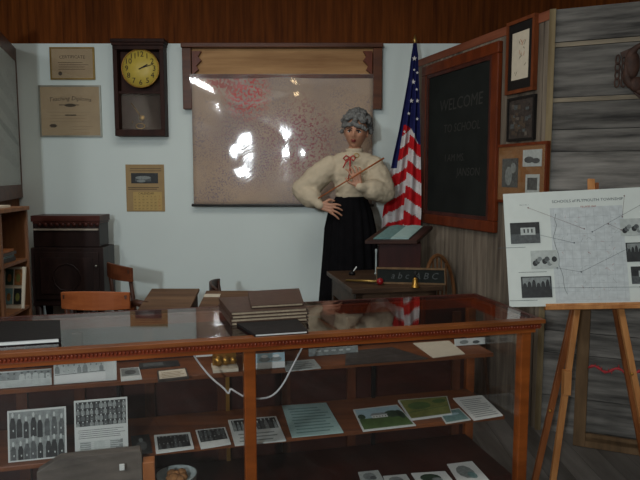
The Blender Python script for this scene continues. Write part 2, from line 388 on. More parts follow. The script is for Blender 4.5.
# ------------------------------------------------------------------ the room
D = 4.87
def planks(mb, o, ex, ez, u0, u1, z0, z1, w, th, n, gap=.004, jitter=.3, vertical=True):
    u = u0 if vertical else z0; end = u1 if vertical else z1
    while u < end-1e-4:
        ww = min(w*(1+R(-jitter, jitter)), end-u)
        if end-u-ww < w*.3: ww = end-u
        a = (u+gap/2, u+ww-gap/2)
        if vertical: mb.fbox(o, ex, n, Z, a, (-th+R(0, .003), -.0), (z0, z1))
        else: mb.fbox(o, ex, n, Z, (u0, u1), (-th, R(-.003, 0)), a)
        u += ww
XR = 3.0; XL = -2.75; YB = -1.9; H = 2.9
zb = W(320, 43.5, D).z
mb = MB(); mb.box((XL, D, 0), (XR, D+.08, zb)); struct(mb.build('wall_back', 'blue'))
mb = MB(); planks(mb, V((0, D+.02, 0)), X, Z, XL, XR, zb+.0, H, .26, .012, -Y_, .012, .35); mb.box((XL, D+.021, zb), (XR, D+.08, H)); struct(mb.build('wall_back_upper', 'panel'))
mb = MB()
xx = XL
while xx < XR: mb.box((xx, YB, -.03), (min(XR, xx+.118), D+.1, 0)); xx += .12
struct(mb.build('floor', 'floor'))
mb = MB(); mb.box((XL, YB, H), (XR, D+.1, H+.05)); struct(mb.build('ceiling', 'ceil'))
mb = MB(); mb.box((XR, YB, 0), (XR+.05, D+.1, H)); struct(mb.build('wall_right_outer', 'dimwall'))
mb = MB(); mb.box((XL-.05, YB, 0), (XL, D+.1, H)); struct(mb.build('wall_left_outer', 'dimwall'))
mb = MB(); mb.box((XL, YB-.05, 0), (-1.5, YB, H)); mb.box((-.3, YB-.05, 0), (XR, YB, H)); mb.box((-1.5, YB-.05, 0), (-.3, YB, 1.35)); mb.box((-1.5, YB-.05, 2.35), (-.3, YB, H))  # opening left in this unseen wall for the added window
struct(mb.build('wall_front', 'dimwall'))
# right partition of vertical planks
P0 = V((.77, 4.75, 0)); P1 = V((1.224, 3.39, 0)); ePR = (P1-P0).normalized(); nPR = V((ePR.y, -ePR.x, 0))
if nPR.dot(CAM-P0) < 0: nPR = -nPR
LPR = (P1-P0).length; zPR = WP(545, 12, P1, nPR).z
PB = P0-ePR*.12
mb = MB(); planks(mb, PB, ePR, Z, 0, LPR+.12, 0, zPR-.05, .14, .02, nPR, .005, .35); mb.fbox(PB, ePR, nPR, Z, (0, LPR+.12), (-.09, -.022), (0, zPR-.05))
struct(mb.build('wall_right', 'grey_v'))
mb = MB(); mb.fbox(PB, ePR, nPR, Z, (0, LPR+.12), (-.09, .006), (zPR-.05, zPR)); struct(mb.build('trim_1', 'redtop'))
# right front wall of horizontal boards
e2 = V((.918, -.397, 0)).normalized(); n2 = V((e2.y, -e2.x, 0))
if n2.dot(CAM-P1) < 0: n2 = -n2
zz = [0.0]+[WP(550, y, P1, n2).z for y in (436, 395, 352, 330, 290, 240, 190, 152, 130, 103, 98, 48, 43)]+[zPR]
mb = MB()
for a, b in zip(zz[:-1], zz[1:]):
    dd = R(-.004, .0)
    mb.m = 1 if b-a < .05 else 0
    if b-a > .002: mb.fbox(P1, e2, n2, Z, (0, 1.75), (-.02, dd), (a+.002, b-.002))
mb.m = 0; mb.fbox(P1, e2, n2, Z, (0, 1.75), (-.09, -.022), (0, zPR-.01))
M['pale_h'] = wood('pale_weathered_board', (96, 88, 76), (150, 138, 118), (.1, .1, 1), scale=24, rough=.85, coat=0, bump=.4)
struct(mb.build('wall_right_front', ['grey_h', 'pale_h']))
mb = MB(); mb.fbox(P1, e2, n2, Z, (-.006, .026), (.0, .014), (0, zPR)); struct(mb.build('trim_2', 'strip'))
# left partition
L0 = V((-2.36, 4.87, 0)); L1 = V((-1.72, 2.75, 0)); eL = (L1-L0).normalized(); nL = V((-eL.y, eL.x, 0))
if nL.dot(CAM-L0) < 0: nL = -nL
mb = MB(); mb.fbox(L0, eL, nL, Z, (0, 1.5), (-.06, 0), (0, 2.37)); struct(mb.build('wall_left', 'panel'))
# ------------------------------------------------------------------ wall hangings (back wall)
PW = V((0, D, 0)); NW = V((0, -1, 0))
def wallrect(x0, y0, x1, y1, off=.0):
    p = V((0, D-off, 0)); a = WP(x0, y1, p, NW); b = WP(x1, y0, p, NW)
    return Fr((a.x, D-off, a.z), (b.x, D-off, a.z), (b.x, D-off, b.z), (a.x, D-off, b.z))
def deeprect(x0, y0, x1, y1, d):
    f = wallrect(x0, y0, x1, y1, d); return Fr(*[p+V((0, d, 0)) for p in f.c])
def cert1(g, mb):
    g.text(mb, 1, 'CERTIFICATE', .5, .72, .034, .0006, arc=.3); textlines(g, mb, 1, 4, .15, .3, .9, .6, .0006, 3, .2); g.ell(mb, 1, .2, .16, .05, .07, .0007)
def cert2(g, mb):
    g.text(mb, 1, 'Teaching Diploma', .5, .76, .045, .0006, arc=.45, shear=.2); g.ell(mb, 1, .5, .62, .1, .035, .0006)
    textlines(g, mb, 1, 1, .3, .62, .75, .65, .0006, 3, .5); textlines(g, mb, 2, 4, .12, .28, .92, .54, .0005, 5, .1); g.rect(mb, 1, .41, .405, .6, .43, .0007)
    g.ell(mb, 1, .2, .2, .07, .04, .0007, 6); textlines(g, mb, 2, 2, .5, .12, .92, .24, .0005, 6, .12)
M['inks'] = plain('faint_ink', (138, 120, 94), .8)
framed('certificate', 'small parchment certificate in thin gold frame, upper of the two left of the clock', 'certificate', wallrect(51.5, 47.5, 94.5, 80), .018, .011, 'gold', ['parch', 'ink', 'inks'], cert1, glassy=True)
framed('certificate', 'larger parchment diploma in thin silver frame, below the small gold-framed certificate', 'certificate', wallrect(41.5, 85.5, 101, 137), .02, .011, 'silver', ['parch', 'ink', 'inks'], cert2, glassy=True)
# wall clock
f = deeprect(115.5, 45.5, 163.5, 136, .1)
ck = thing('wall_clock', 'dark wooden pendulum wall clock with round yellow dial on the blue wall', 'clock', f.p(.5, 0))
mb = MB(); bu = .025/f.w; bv = .03/f.h
for r in ((0, 0, 1, bv*1.6), (0, 1-bv, 1, 1), (0, bv*1.6, bu*1.3, 1-bv), (1-bu*1.3, bv*1.6, 1, 1-bv)): f.slab(mb, 0, *r, .001, .11)
f.slab(mb, 0, bu*1.3, bv*1.6, 1-bu*1.3, 1-bv, .001, .03); f.slab(mb, 0, bu*1.3, .47, 1-bu*1.3, .5, .03, .1)
mb.build('body', 'cblack', ck, bevel=.003)
mb = MB(); f.slab(mb, 0, -.015, 1.0, 1.015, 1.03, .001, .12); f.slab(mb, 0, -.03, 1.03, 1.03, 1.07, .001, .127); mb.build('cornice', 'cblack', ck, bevel=.004)
dc = WP(140.5, 68.5, V((0, D-.09, 0)), NW); dr = 18.2/620*4.78
mb = MB(); mb.lathe(dc+V((0, .03, 0)), [(dr, 0), (dr, .03), (dr*.2, .032), (1e-4, .032)], 40, -Y_); dl = mb.build('dial', 'dial', ck)
g = Fr(dc+V((-dr, -.003, -dr)), dc+V((dr, -.003, -dr)), dc+V((dr, -.003, dr)), dc+V((-dr, -.003, dr)))
mb = MB()
for i in range(1, 13):
    a = i*math.pi/6; g.text(mb, 0, str(i), .5+.37*math.sin(a), .5+.37*math.cos(a), .056, .0006)
for i in range(60):
    a = i*math.pi/30; g.line(mb, 0, (.5+.465*math.sin(a), .5+.465*math.cos(a)), (.5+.485*math.sin(a), .5+.485*math.cos(a)), .0015, .0006)
mb.build('numerals', 'inkd', dl)
mb = MB(); mb.tube([g.p(.5+.5*math.cos(t*.2618), .5+.5*math.sin(t*.2618), .002) for t in range(24)], .004, 6, closed=True); mb.build('bezel', 'brass', ck)
for nm, a, l, w in (('minute_hand', math.radians(72), .36, .005), ('hour_hand', math.radians(62), .22, .008)):
    mb = MB(); g.line(mb, 0, (.5-.05*math.sin(a), .5-.05*math.cos(a)), (.5+l*math.sin(a), .5+l*math.cos(a)), w, .003); mb.build(nm, 'inkd', ck)
mb = MB(); pt = WP(131, 103, V((0, D-.05, 0)), NW); pb = WP(142, 118, V((0, D-.05, 0)), NW)
mb.tube([pt, pb], .0035, 6); mb.lathe(pb+V((0, .006, 0)), [(.02, 0), (.024, .004), (.018, .012), (.001, .014)], 16, -Y_); mb.build('pendulum', 'brass', ck)
mb = MB(); q = WP(140.5, 126, V((0, D-.04, 0)), NW); mb.tube([q+V((.035*math.cos(i*.5236), 0, .02*math.sin(i*.5236))) for i in range(12)], .003, 5, closed=True); mb.ball(q+V((.035, -.01, 0)), .007); mb.ball(q+V((-.06, 0, .03)), .005); mb.build('gong', 'brass', ck)
mb = MB(); f.slab(mb, 0, bu*1.3, bv*1.6, 1-bu*1.3, .47, .096, .099); mb.build('glass_pane', 'glass', ck)
# calendar
f = wallrect(127, 164.5, 164, 211.5)
cl = thing('calendar', 'old tan paper wall calendar with small black picture, below the clock', 'calendar', f.p(.5, 0))
mb = MB(); f.slab(mb, 0, 0, 0, 1, 1, .001, .005); f.rect(mb, 1, .18, .03, .93, .42, .0055)
textlines(f, mb, 2, 2, .1, .86, .95, .95, .0055, 4, .25); textlines(f, mb, 2, 2, .05, .47, .98, .54, .0055, 8, .4)
for r in range(5):
    for c in range(7): f.text(mb, 3 if c == 6 else 2, str(min(31, r*7+c+1)), .23+.105*c, .32-.065*r, .017, .006)
f.text(mb, 2, 'CALENDAR', .52, .385, .024, .006)
mb.build('sheet', ['calp', 'calg', 'ink', 'redink'], cl)
mb = MB(); f.slab(mb, 0, .14, .6, .84, .82, .005, .006); f.slab(mb, 1, .25, .64, .66, .74, .006, .0062); f.ell(mb, 2, .45, .72, .2, .04, .0065); f.ell(mb, 2, .4, .65, .12, .03, .0066); mb.build('picture', ['g0', 'g1', 'g2'], cl)
# map in its wooden case
f = deeprect(183, 43, 382.5, 109, .07)
M['mapcase'] = wood('dark_map_case', (66, 34, 20), (104, 58, 32), (.1, 1, 1), scale=18, rough=.4)
mc = thing('hanging_map', 'large faded school map under clear plastic hanging from wooden case', 'map', f.p(.5, 0))
mb = MB(); f.slab(mb, 0, -.003, .93, 1.003, 1, .001, .09); f.slab(mb, 0, 0, 0, .045, .93, .001, .07); f.slab(mb, 0, .955, 0, 1, .93, .001, .07); mb.build('case', 'mapcase', mc, bevel=.004)
mb = MB(); f.slab(mb, 0, .045, .5, .955, .93, .001, .03)
mb.build('backboard', 'lightwood', mc)
mb = MB(); mb.tube([f.p(.045, .5, .05), f.p(.955, .5, .05)], .018, 12); mb.build('roller', 'framewood', mc)
for sgn, u in ((1, .05), (-1, .95)):
    mb = MB()
    pts = [(0, .88), (.045, .88), (.03, .8), (.045, .74), (.02, .66), (.03, .6), (0, .52)]
    mb.prism([f.p(u+sgn*a, b, .031) for a, b in pts], f.n*.04); mb.build('bracket', 'framewood', mc)
g = wallrect(194, 74, 373, 204.5, .055)
nx, nz_ = 40, 30
mb = MB()
def mapz(u, v, k): return g.p(u, v, .01*noise.noise(V((u*3, v*3, k)))+.004)
vs = [mapz(i/nx, j/nz_, 3) for j in range(nz_+1) for i in range(nx+1)]
fs = [(j*(nx+1)+i, j*(nx+1)+i+1, (j+1)*(nx+1)+i+1, (j+1)*(nx+1)+i) for j in range(nz_) for i in range(nx)]
mb.add(vs, fs, True); mp = mb.build('map_sheet', 'map', mc)
# move mesh so that its own origin sits low in its middle (texture space)
for v in mp.data.vertices: v.co -= V((0, 0, (g.p(.5, 0)-f.p(.5, 0)).z))
mp.location = V((0, 0, (g.p(.5, 0)-f.p(.5, 0)).z))
sol = mp.modifiers.new('s', 'SOLIDIFY'); sol.thickness = .002
g2 = wallrect(192.5, 74, 375, 205.5, .068)
nx, nz_ = 90, 66
def pz(u, v):
    n1 = noise.noise(V((u*3.2+9, v*2.4, 7))); n2_ = noise.noise(V((u*7, v*3, 2)))
    return g2.p(u, v, .010*n1+.0012*n2_+.006*abs(noise.noise(V((u*1.6+v*2.2, v*1.0-u*1.3, 5)))))
mb = MB(); mb.add([pz(i/nx, j/nz_) for j in range(nz_+1) for i in range(nx+1)], [(j*(nx+1)+i, j*(nx+1)+i+1, (j+1)*(nx+1)+i+1, (j+1)*(nx+1)+i) for j in range(nz_) for i in range(nx)], True)
M['plastic'] = glass('clear_plastic', rough=.05, halo=.15, bump=.03, bscale=5, f0=.06, haze=.04)
mb.build('plastic_cover', 'plastic', mc)
mb = MB(); mb.tube([g.p(-.012, -.005, .0), g.p(1.01, -.005, .0)], .011, 10); mb.build('bottom_rod', 'dark', mc)
# picture on left partition
c = onplane([(-26, 211), (20.5, 197), (20.5, 58), (-26, -10)], L0+nL*.0, nL); zt, zbm = c[2].z, c[1].z
a = V((c[0].x, c[0].y, zbm)); b = V((c[1].x, c[1].y, zbm))
f = Fr(a, b, V((b.x, b.y, zt)), V((a.x, a.y, zt)))
def lp(g, mb):
    f2 = g
    for i, (u, v, ru, rv, m) in enumerate([(.4, .3, .3, .08, 2), (.7, .55, .3, .05, 1), (.55, .75, .35, .06, 1), (.75, .2, .2, .05, 1), (.85, .8, .15, .09, 2), (.7, .4, .35, .03, 3)]):
        pts = [g.p(u+ru*math.cos(t*.5236)*(1 if t else 1), v+rv*math.sin(t*.5236)-.25*ru*math.cos(t*.5236), .0005+i*.0001) for t in range(12)]
        mb.m = m; mb.add(pts, [tuple(range(12))])
framed('framed_picture', 'large pale grey picture in dark brown frame at the far left edge', 'picture', f, .03, .1, 'mapcase', ['postw', 'g3', 'offwhite', 'g2'], lp, glassy=True)
# ------------------------------------------------------------------ right partition hangings
def prect(x0, y0, x1, y1, off=0, bot=None):
    """rect from pixel left/right and heights read at the right edge"""
    p = P0+nPR*off; br = WP(x1, y1, p, nPR); tr = WP(x1, y0, p, nPR); bl = WP(x0, y1, p, nPR)
    return Fr(V((bl.x, bl.y, br.z)), br, V((br.x, br.y, tr.z)), V((bl.x, bl.y, tr.z)))
f = prect(423, 42.5, 498, 233)
cb = thing('blackboard', 'large framed blackboard with faint chalk writing on the plank partition', 'blackboard', f.p(.5, 0))
mb = MB(); w = .07; bu, bv = w/f.w, w/f.h
for r in ((0, 0, 1, bv), (0, 1-bv, 1, 1), (0, bv, bu, 1-bv), (1-bu, bv, 1, 1-bv)): f.slab(mb, 0, *r, .001, .035)
mb.build('frame', 'framewood', cb, bevel=.006)
mb = MB()
for r in ((bu, bv, 1-bu, bv*1.35), (bu, 1-bv*1.35, 1-bu, 1-bv), (bu, bv*1.35, bu*1.35, 1-bv*1.35), (1-bu*1.35, bv*1.35, 1-bu, 1-bv*1.35)): f.slab(mb, 0, *r, .001, .028)
mb.build('inner_moulding', 'cabred', cb)
mb = MB(); f.slab(mb, 0, bu, bv, 1-bu, 1-bv, .001, .018); bd = mb.build('slate', 'board', cb)
for tx_ in (('WELCOME', .54, .725, .112), ('TO SCHOOL', .56, .585, .08), ('I AM MS.', .48, .41, .07), ('JANSON', .66, .325, .075)):
    mb = MB(); f.text(mb, 0, *tx_, .019, shear=.1); mb.build('chalk_writing', 'chalk', bd)
M['picwood'] = wood('dark_picture_wood', (84, 40, 20), (120, 62, 32), (1, 1, .3), scale=18, rough=.5)
f = prect(509, 14, 537, 90)
def p1(g, mb):
    g.rect(mb, 1, .16, .15, .86, .86, .001)
    rd = random.Random(2)
    for i in range(16):
        u, v = rd.uniform(.3, .7), rd.uniform(.26, .75); g.line(mb, 2+i % 2, (u, v), (u+rd.uniform(-.16, .16), v+rd.uniform(-.08, .08)), .004, .0015+i*.00002)
M['fred'] = plain('faint_red_drawing', (176, 130, 104), .8); M['fgreen'] = plain('faint_dark_drawing', (110, 104, 84), .8)
framed('framed_picture', 'tall wood-framed drawing with wide black mat, topmost on the plank partition', 'picture', f, .03, .02, 'picwood', ['dark', 'cardcream', 'fred', 'fgreen'], p1)
f = prect(509, 94, 536, 139.5)
def p2(g, mb):
    rd = random.Random(4)
    for i in range(26): g.rect(mb, rd.choice([1, 2, 3]), *(lambda a, b: (a, b, a+rd.uniform(.08, .16), b+rd.uniform(.07, .13)))(rd.uniform(.05, .8), rd.uniform(.05, .8)), .0005+i*.00003)
framed('framed_picture', 'small black-framed sepia picture below the drawing with black mat', 'picture', f, .02, .014, 'dark', ['leather', 'ink', 'g1', 'board2'], p2)
f = prect(498, 141, 548.5, 205)
def p3(g, mb):
    g.slab(mb, 1, .1, .24, .45, .78, .0005, .003); g.ell(mb, 2, .25, .45, .08, .18, .0033); g.ell(mb, 2, .35, .6, .06, .1, .0034)
    g.slab(mb, 3, .55, .62, .93, .92, .0005, .003); g.ell(mb, 1, .68, .74, .1, .06, .0033); g.ell(mb, 1, .82, .72, .08, .05, .0034)
    g.slab(mb, 3, .62, .1, .9, .48, .0005, .003); g.rect(mb, 1, .66, .2, .86, .42, .0032)
framed('framed_picture', 'wide frame of three old photographs on tan mat, above the white easel poster', 'picture', f, .022, .016, 'framewood', ['tanmat', 'g1', 'g2', 'g3'], p3, glassy=True)
# harness on right front wall
hc = WP(645, 68, P1+n2*.03, n2)
hn = thing('horse_harness', 'rusty dark hoop with hanging chain links on the grey boards at right edge', 'harness', hc-Z*.15)
mb = MB(); mb.tube([hc+e2*(.085*math.cos(i*.3))+Z*(.12*math.sin(i*.3))+n2*.005*math.sin(i*2) for i in range(21)], [.017+.006*math.sin(i*1.7) for i in range(21)], 8, closed=True); mb.ball(hc-e2*.055+Z*.02, (.035, .02, .07), 12, 8); mb.ball(hc-e2*.03-Z*.08, (.04, .02, .04), 12, 8); mb.build('hoop', 'rust', hn)
for k, dx in enumerate((-.125, -.095)):
    mb = MB()
    for i in range(4):
        cc = hc+e2*dx+Z*(.05-i*.038)+n2*.0; ax = e2 if i % 2 else (e2+n2*.6).normalized()
        mb.tube([cc+ax*(.011*math.cos(t*.7854))+Z*(.024*math.sin(t*.7854)) for t in range(8)], .004, 6, closed=True)
    mb.build('chain', 'rust', hn)
mb = MB(); mb.bar(hc+e2*-.11+Z*.07, hc+e2*-.06+Z*.09, .03, .012, Z); mb.build('strap', 'rust', hn); mb = MB(); mb.bar(hc+e2*-.03-Z*.1, hc+e2*.02-Z*.15, .05, .01, Z); mb.build('strap', 'rust', hn)
# ------------------------------------------------------------------ mannequin
MY = 4.36
def m_(px, py, dy=0): return W(px, py, MY+dy)
root = thing('mannequin', 'grey-haired mannequin in cream blouse and long black skirt holding a pointer', 'mannequin', (m_(349, 200).x, MY, 0))
hc = m_(356, 132, -.015)
mb = MB()
# trunk and limbs
mb.ball(m_(352, 172), (.135, .09, .13)); mb.ball(m_(352, 180), (.115, .085, .1)); mb.ball(m_(351, 197), (.1, .075, .11)); mb.ball(m_(351, 216), (.15, .1, .14))
mb.cap(m_(353, 165), .055, m_(355, 148), .045)
mb.cap(m_(333, 164), .055, m_(372, 164), .055)
EL, HL = m_(303, 190, .02), m_(320, 205.5, -.1)
ER, HR = m_(384, 192, -.06), m_(359, 187, -.2)
mb.cap(m_(332, 164), .05, EL, .037); mb.cap(EL, .037, HL, .025)
mb.cap(m_(374, 164), .05, ER, .037); mb.cap(ER, .037, HR, .025)
for sx in (-1, 1):
    hp = V((root.location.x+sx*.08, MY, .92)); kn = V((root.location.x+sx*.085, MY-.01, .52)); an = V((root.location.x+sx*.09, MY+.01, .12))
    mb.cap(hp, .085, kn, .055); mb.cap(kn, .055, an, .035); mb.cap(an, .035, an+V((0, -.13, -.06)), .028)
# hands: palm + five fingers
def hand(mb, wrist, fwd, side, nrm, curl, s=1.0, thumb=1):
    fwd, side, nrm = V(fwd).normalized(), V(side).normalized(), V(nrm).normalized()
    pc = wrist+fwd*.05*s
    for k in (-1, 0, 1): mb.cap(wrist+side*.014*k*s, .014*s, wrist+fwd*.085*s+side*.024*k*s, .013*s, 8)
    for i, (o, l) in enumerate(((-.032, .068), (-.011, .078), (.011, .073), (.031, .056))):
        p = wrist+fwd*.088*s+side*o*s; d = (fwd+side*(o*9)).normalized()
        q = p+d*l*.5*s; c1 = (d*math.cos(curl)+nrm*math.sin(curl)); r = q+c1*l*.3*s; c2 = (d*math.cos(curl*1.7)+nrm*math.sin(curl*1.7)); t = r+c2*l*.26*s
        mb.cap(p, .0095*s, q, .0085*s, 8); mb.cap(q, .0085*s, r, .0078*s, 8); mb.cap(r, .0078*s, t, .0066*s, 8)
    p = wrist+fwd*.025*s-side*.026*s*thumb; q = p+(fwd*.6-side*thumb*.8+nrm*.2).normalized()*.045*s; t = q+(fwd*.95-side*thumb*.2+nrm*.3).normalized()*.035*s
    mb.cap(p, .013*s, q, .0105*s, 8); mb.cap(q, .0105*s, t, .008*s, 8)
hand(mb, HL, (1, -.15, -.25), (.25, 0, 1), (.1, .5, -.6), .35, .95, -1)
hand(mb, HR, (-.25, .1, 1), (1, .1, .25), (-.3, .95, -.1), .7, .95, 1)
# head sculpted
def headpt(n):
    x, y, z = n.x, n.y, n.z   # face towards -y
    r = V((x*.078, y*.098, z*.118))
    if z < 0: r.x *= 1-.30*(-z)**1.5; r.y *= 1-.12*(-z)
    if y < 0:
        fz = z
        r.y -= .020*math.exp(-(x/.16)**2-((fz+.22)/.17)**2)                     # nose
        r.y -= .008*math.exp(-(x/.12)**2-((fz+.02)/.2)**2)
        r.y += .012*(math.exp(-((x-.42)/.2)**2-((fz-.02)/.14)**2)+math.exp(-((x+.42)/.2)**2-((fz-.02)/.14)**2))   # sockets
        r.y -= .008*math.exp(-(x/.3)**2-((fz+.47)/.09)**2); r.y += .006*math.exp(-(x/.3)**2-((fz+.66)/.07)**2)
        r.y -= .010*math.exp(-(x/.3)**2-((fz+.86)/.14)**2)                     # chin
        r.y -= .006*(math.exp(-((x-.55)/.2)**2-((fz+.12)/.2)**2)+math.exp(-((x+.55)/.2)**2-((fz+.12)/.2)**2))
    return r
HRot = Matrix.Rotation(math.radians(-12), 3, 'Z') @ Matrix.Rotation(math.radians(5), 3, 'Y') @ Matrix.Rotation(math.radians(4), 3, 'X')
n_, m__ = 48, 40; vs = []; fs = []
for i in range(m__+1):
    ph = math.pi*i/m__-math.pi/2
    for j in range(n_):
        th = 2*math.pi*j/n_; nn = V((math.cos(ph)*math.cos(th), math.cos(ph)*math.sin(th), math.sin(ph)))
        if i in (0, m__): nn += V((1e-4*math.cos(th), 1e-4*math.sin(th), 0))
        vs.append(hc+HRot @ headpt(nn))
for i in range(m__):
    for j in range(n_): fs.append((i*n_+j, i*n_+(j+1) % n_, (i+1)*n_+(j+1) % n_, (i+1)*n_+j))
fs.append(tuple(range(n_))[::-1]); fs.append(tuple(m__*n_+j for j in range(n_)))
mb.add(vs, fs, True)
for sx in (-1, 1): mb.ball(hc+HRot @ V((sx*.078, .01, -.005)), (.01, .018, .03))
body = mb.build('body', 'skin', root); remesh(body, .0042, 3)
def hp_(x, z, d=0):
    """a point on the face, x,z in unit sphere terms"""
    n = V((x, -math.sqrt(max(0, 1-x*x-z*z)), z)); p = headpt(n); return hc+HRot @ (p+V((0, -d, 0)))
for sx in (-1, 1):
    mb = MB(); e = hp_(sx*.4, .01, -.003)
    mb.m = 0; mb.ball(e, (.0155, .006, .0085), rot=HRot); mb.m = 1; mb.ball(e+HRot @ V((0, -.004, 0)), (.007, .004, .0075)); mb.build('eye', ['eyew', 'inkd'], root)
    mb = MB(); mb.tube([hp_(sx*(.2+.1*i), .07+.05*math.sin(i*1.0), .003) for i in range(5)], [.003, .005, .005, .004, .002], 6); mb.m = 1
    mb.tube([hp_(sx*(.16+.12*i), .18+.05*math.sin(i*.9), .002) for i in range(5)], [.003, .004, .004, .003, .0015], 6); mb.build('eyebrow', ['inkd', 'eyes'], root)
mb = MB(); mb.tube([hp_(-.26+.13*i, -.47+.01*abs(i-2), .001) for i in range(5)], [.002, .005, .0045, .005, .002], 8); mb.tube([hp_(-.22+.11*i, -.545+.01*abs(i-2), .0) for i in range(5)], [.002, .005, .006, .005, .002], 8); mb.build('lips', 'lip', root)
# hair: bouffant of curls
rd = random.Random(3); mb = MB()
mb.ball(hc+V((-.0, .03, .055)), (.092, .09, .082), 20, 14)
for i in range(150):
    th = rd.uniform(0, 2*math.pi); ph = rd.uniform(-.25, 1.5)
    d = V((math.cos(ph)*math.cos(th), math.cos(ph)*math.sin(th), math.sin(ph)))
    if d.y < -.3 and d.z < .42: continue
    p = hc+HRot @ V((d.x*.102, d.y*.112+.008, d.z*.122+.026))
    mb.ball(p, (rd.uniform(.016, .026), rd.uniform(.014, .02), rd.uniform(.013, .022)), 8, 6, rot=Matrix.Rotation(rd.uniform(0, 3), 3, 'Y'))
for i in range(15):   # fringe swept to one side
    u = -.9+i*.13; p = hc+HRot @ V((u*.08, -.075-.02*(1-u*u), .064-.03*abs(u)-(.012 if u > .1 else 0)+rd.uniform(-.006, .006))); mb.ball(p, (.02, .014, .014), 8, 6, rot=Matrix.Rotation(.5, 3, 'Y'))
hr = mb.build('hair', 'hair', root); remesh(hr, .0045, 1, (.012, .012))
# blouse
mb = MB()
mb.ball(m_(352, 173), (.15, .105, .135)); mb.ball(m_(352, 186), (.125, .1, .1)); mb.ball(m_(351, 195), (.112, .088, .05))
mb.cap(m_(331, 165), .062, m_(374, 165), .062); mb.cap(m_(342, 162), .07, m_(365, 162), .07); mb.cap(m_(353, 162), .08, m_(354, 155), .062)
a0, a1 = m_(331, 166), m_(374, 166)
for P, Q, S in ((a0, EL, HL), (a1, ER, HR)):
    mb.cap(P, .075, P.lerp(Q, .5), .09); mb.cap(P.lerp(Q, .5), .09, Q, .08); mb.cap(Q, .08, Q.lerp(S, .5), .074); mb.cap(Q.lerp(S, .5), .066, Q.lerp(S, .78), .04)
bl = mb.build('blouse', 'cream', root); remesh(bl, .008, 5, (.05, .016))
for Q, S in ((EL, HL), (ER, HR)):
    mb = MB(); mb.cap(Q.lerp(S, .76), .036, Q.lerp(S, .98), .031, 14); mb.build('cuff', 'cream', root)
mb = MB(); nk = m_(354.5, 152)
for k in range(2):
    mb.lathe(nk-Z*.03+Z*.022*k, [(.052, 0), (.055+.004*k, .012), (.06, .03)], 28)
mb.build('collar', 'cream', root)
# ribbon bow
rb = m_(350, 158, -.115); mb = MB()
for sx, l in ((-1, .045), (1, .035)):
    mb.tube([rb, rb+V((sx*l*.6, -.008, .016)), rb+V((sx*l, -.006, -.002)), rb+V((sx*l*.7, -.004, -.018)), rb], .006, 6)
mb.ball(rb, .01)
mb.tube([rb, rb+V((-.03, -.01, -.03)), m_(343, 168, -.135)], [.006, .006, .004], 6); mb.tube([rb, m_(350, 170, -.14), m_(348, 181, -.13)], [.006, .006, .004], 6)
mb.build('ribbon_bow', 'ribbon', root)
mb = MB(); rc = m_(356.5, 155.5, -.12); mb.tube([rc+V((.017*math.cos(i*.6283), 0, .013*math.sin(i*.6283))) for i in range(10)], .0035, 6, closed=True); mb.build('brooch', 'gold', root)
# skirt
mb = MB(); n = 72; prof = []
zw = m_(351, 196.5).z
rows = [(196.5, 335.5, 367), (200, 334.5, 367.5), (212, 329, 371.5), (228, 326, 374.5), (250, 324.5, 376.5), (280, 322, 379), (310, 319.5, 381)]
vs = []; zs = []
prs = []
for (y, x0, x1) in rows: a, b = m_(x0, y), m_(x1, y); prs.append((a.z, (a.x+b.x)/2, (b.x-a.x)/2))
z_, cx_, r_ = prs[-1]; prs.append((.10, cx_, r_+.05))
for k, (z, cx, r) in enumerate(prs):
    pl = .0 if k < 1 else .012*min(1, k/3)
    for j in range(n):
        th = 2*math.pi*j/n; q = 1+pl/r*math.cos(th*16)
        vs.append(V((cx+r*q*math.cos(th), MY+min(r*.75, .17+.005*k)*q*math.sin(th), z)))
fs = [(k*n+j, k*n+(j+1) % n, (k+1)*n+(j+1) % n, (k+1)*n+j) for k in range(len(prs)-1) for j in range(n)]
fs = [f[::-1] for f in fs]
mb.add(vs, fs, True); mb.add([vs[j]+Z*0 for j in range(n)], [tuple(range(n))])
sk = mb.build('skirt', 'skirt', root)
mb = MB(); mb.lathe((root.location.x, MY, 0), [(.17, 0), (.17, .012), (.165, .018), (.03, .02), (.02, .1)], 32); mb.build('stand', 'iron', root)
# held pointer
mb = MB(); mb.tube([m_(318, 198.5, -.24), m_(384, 158, -.21)], [.004, .006], 8); pn = mb.build('pointer_stick', 'chair'); tag(pn, 'long thin brown wooden pointer held diagonally by the mannequin', 'pointer')
# ------------------------------------------------------------------ flag
FY = 4.6
fl = thing('flag_on_pole', 'American flag draped on tall pole between mannequin and blackboard', 'flag', (W(414.5, 200, FY).x, FY, 0))
mb = MB(); ptop = W(414.8, 45, FY); mb.tube([V((ptop.x, FY, .03)), ptop], .011, 10); mb.build('pole', 'easeld', fl)
mb = MB(); mb.lathe(ptop-Z*.01, [(.012, 0), (.016, .01), (.008, .02), (.017, .04), (.001, .085)], 12); mb.build('finial', 'gold', fl)
mb = MB(); mb.lathe((ptop.x, FY, 0), [(.1, 0), (.1, .02), (.04, .05), (.02, .09)], 24); mb.build('base', 'iron', fl)
ed = [(43, 413.6, 416.5), (55, 411.5, 418), (75, 409, 418.5), (100, 404.5, 419.5), (130, 399, 420), (160, 392.5, 420.5), (190, 387, 421), (212, 383, 421), (229, 381.5, 420)]
def edge(y):
    for a, b in zip(ed[:-1], ed[1:]):
        if y <= b[0]: t = (y-a[0])/(b[0]-a[0]); return a[1]+(b[1]-a[1])*t, a[2]+(b[2]-a[2])*t
    return ed[-1][1:]
nu, nv = 40, 150; vs = []
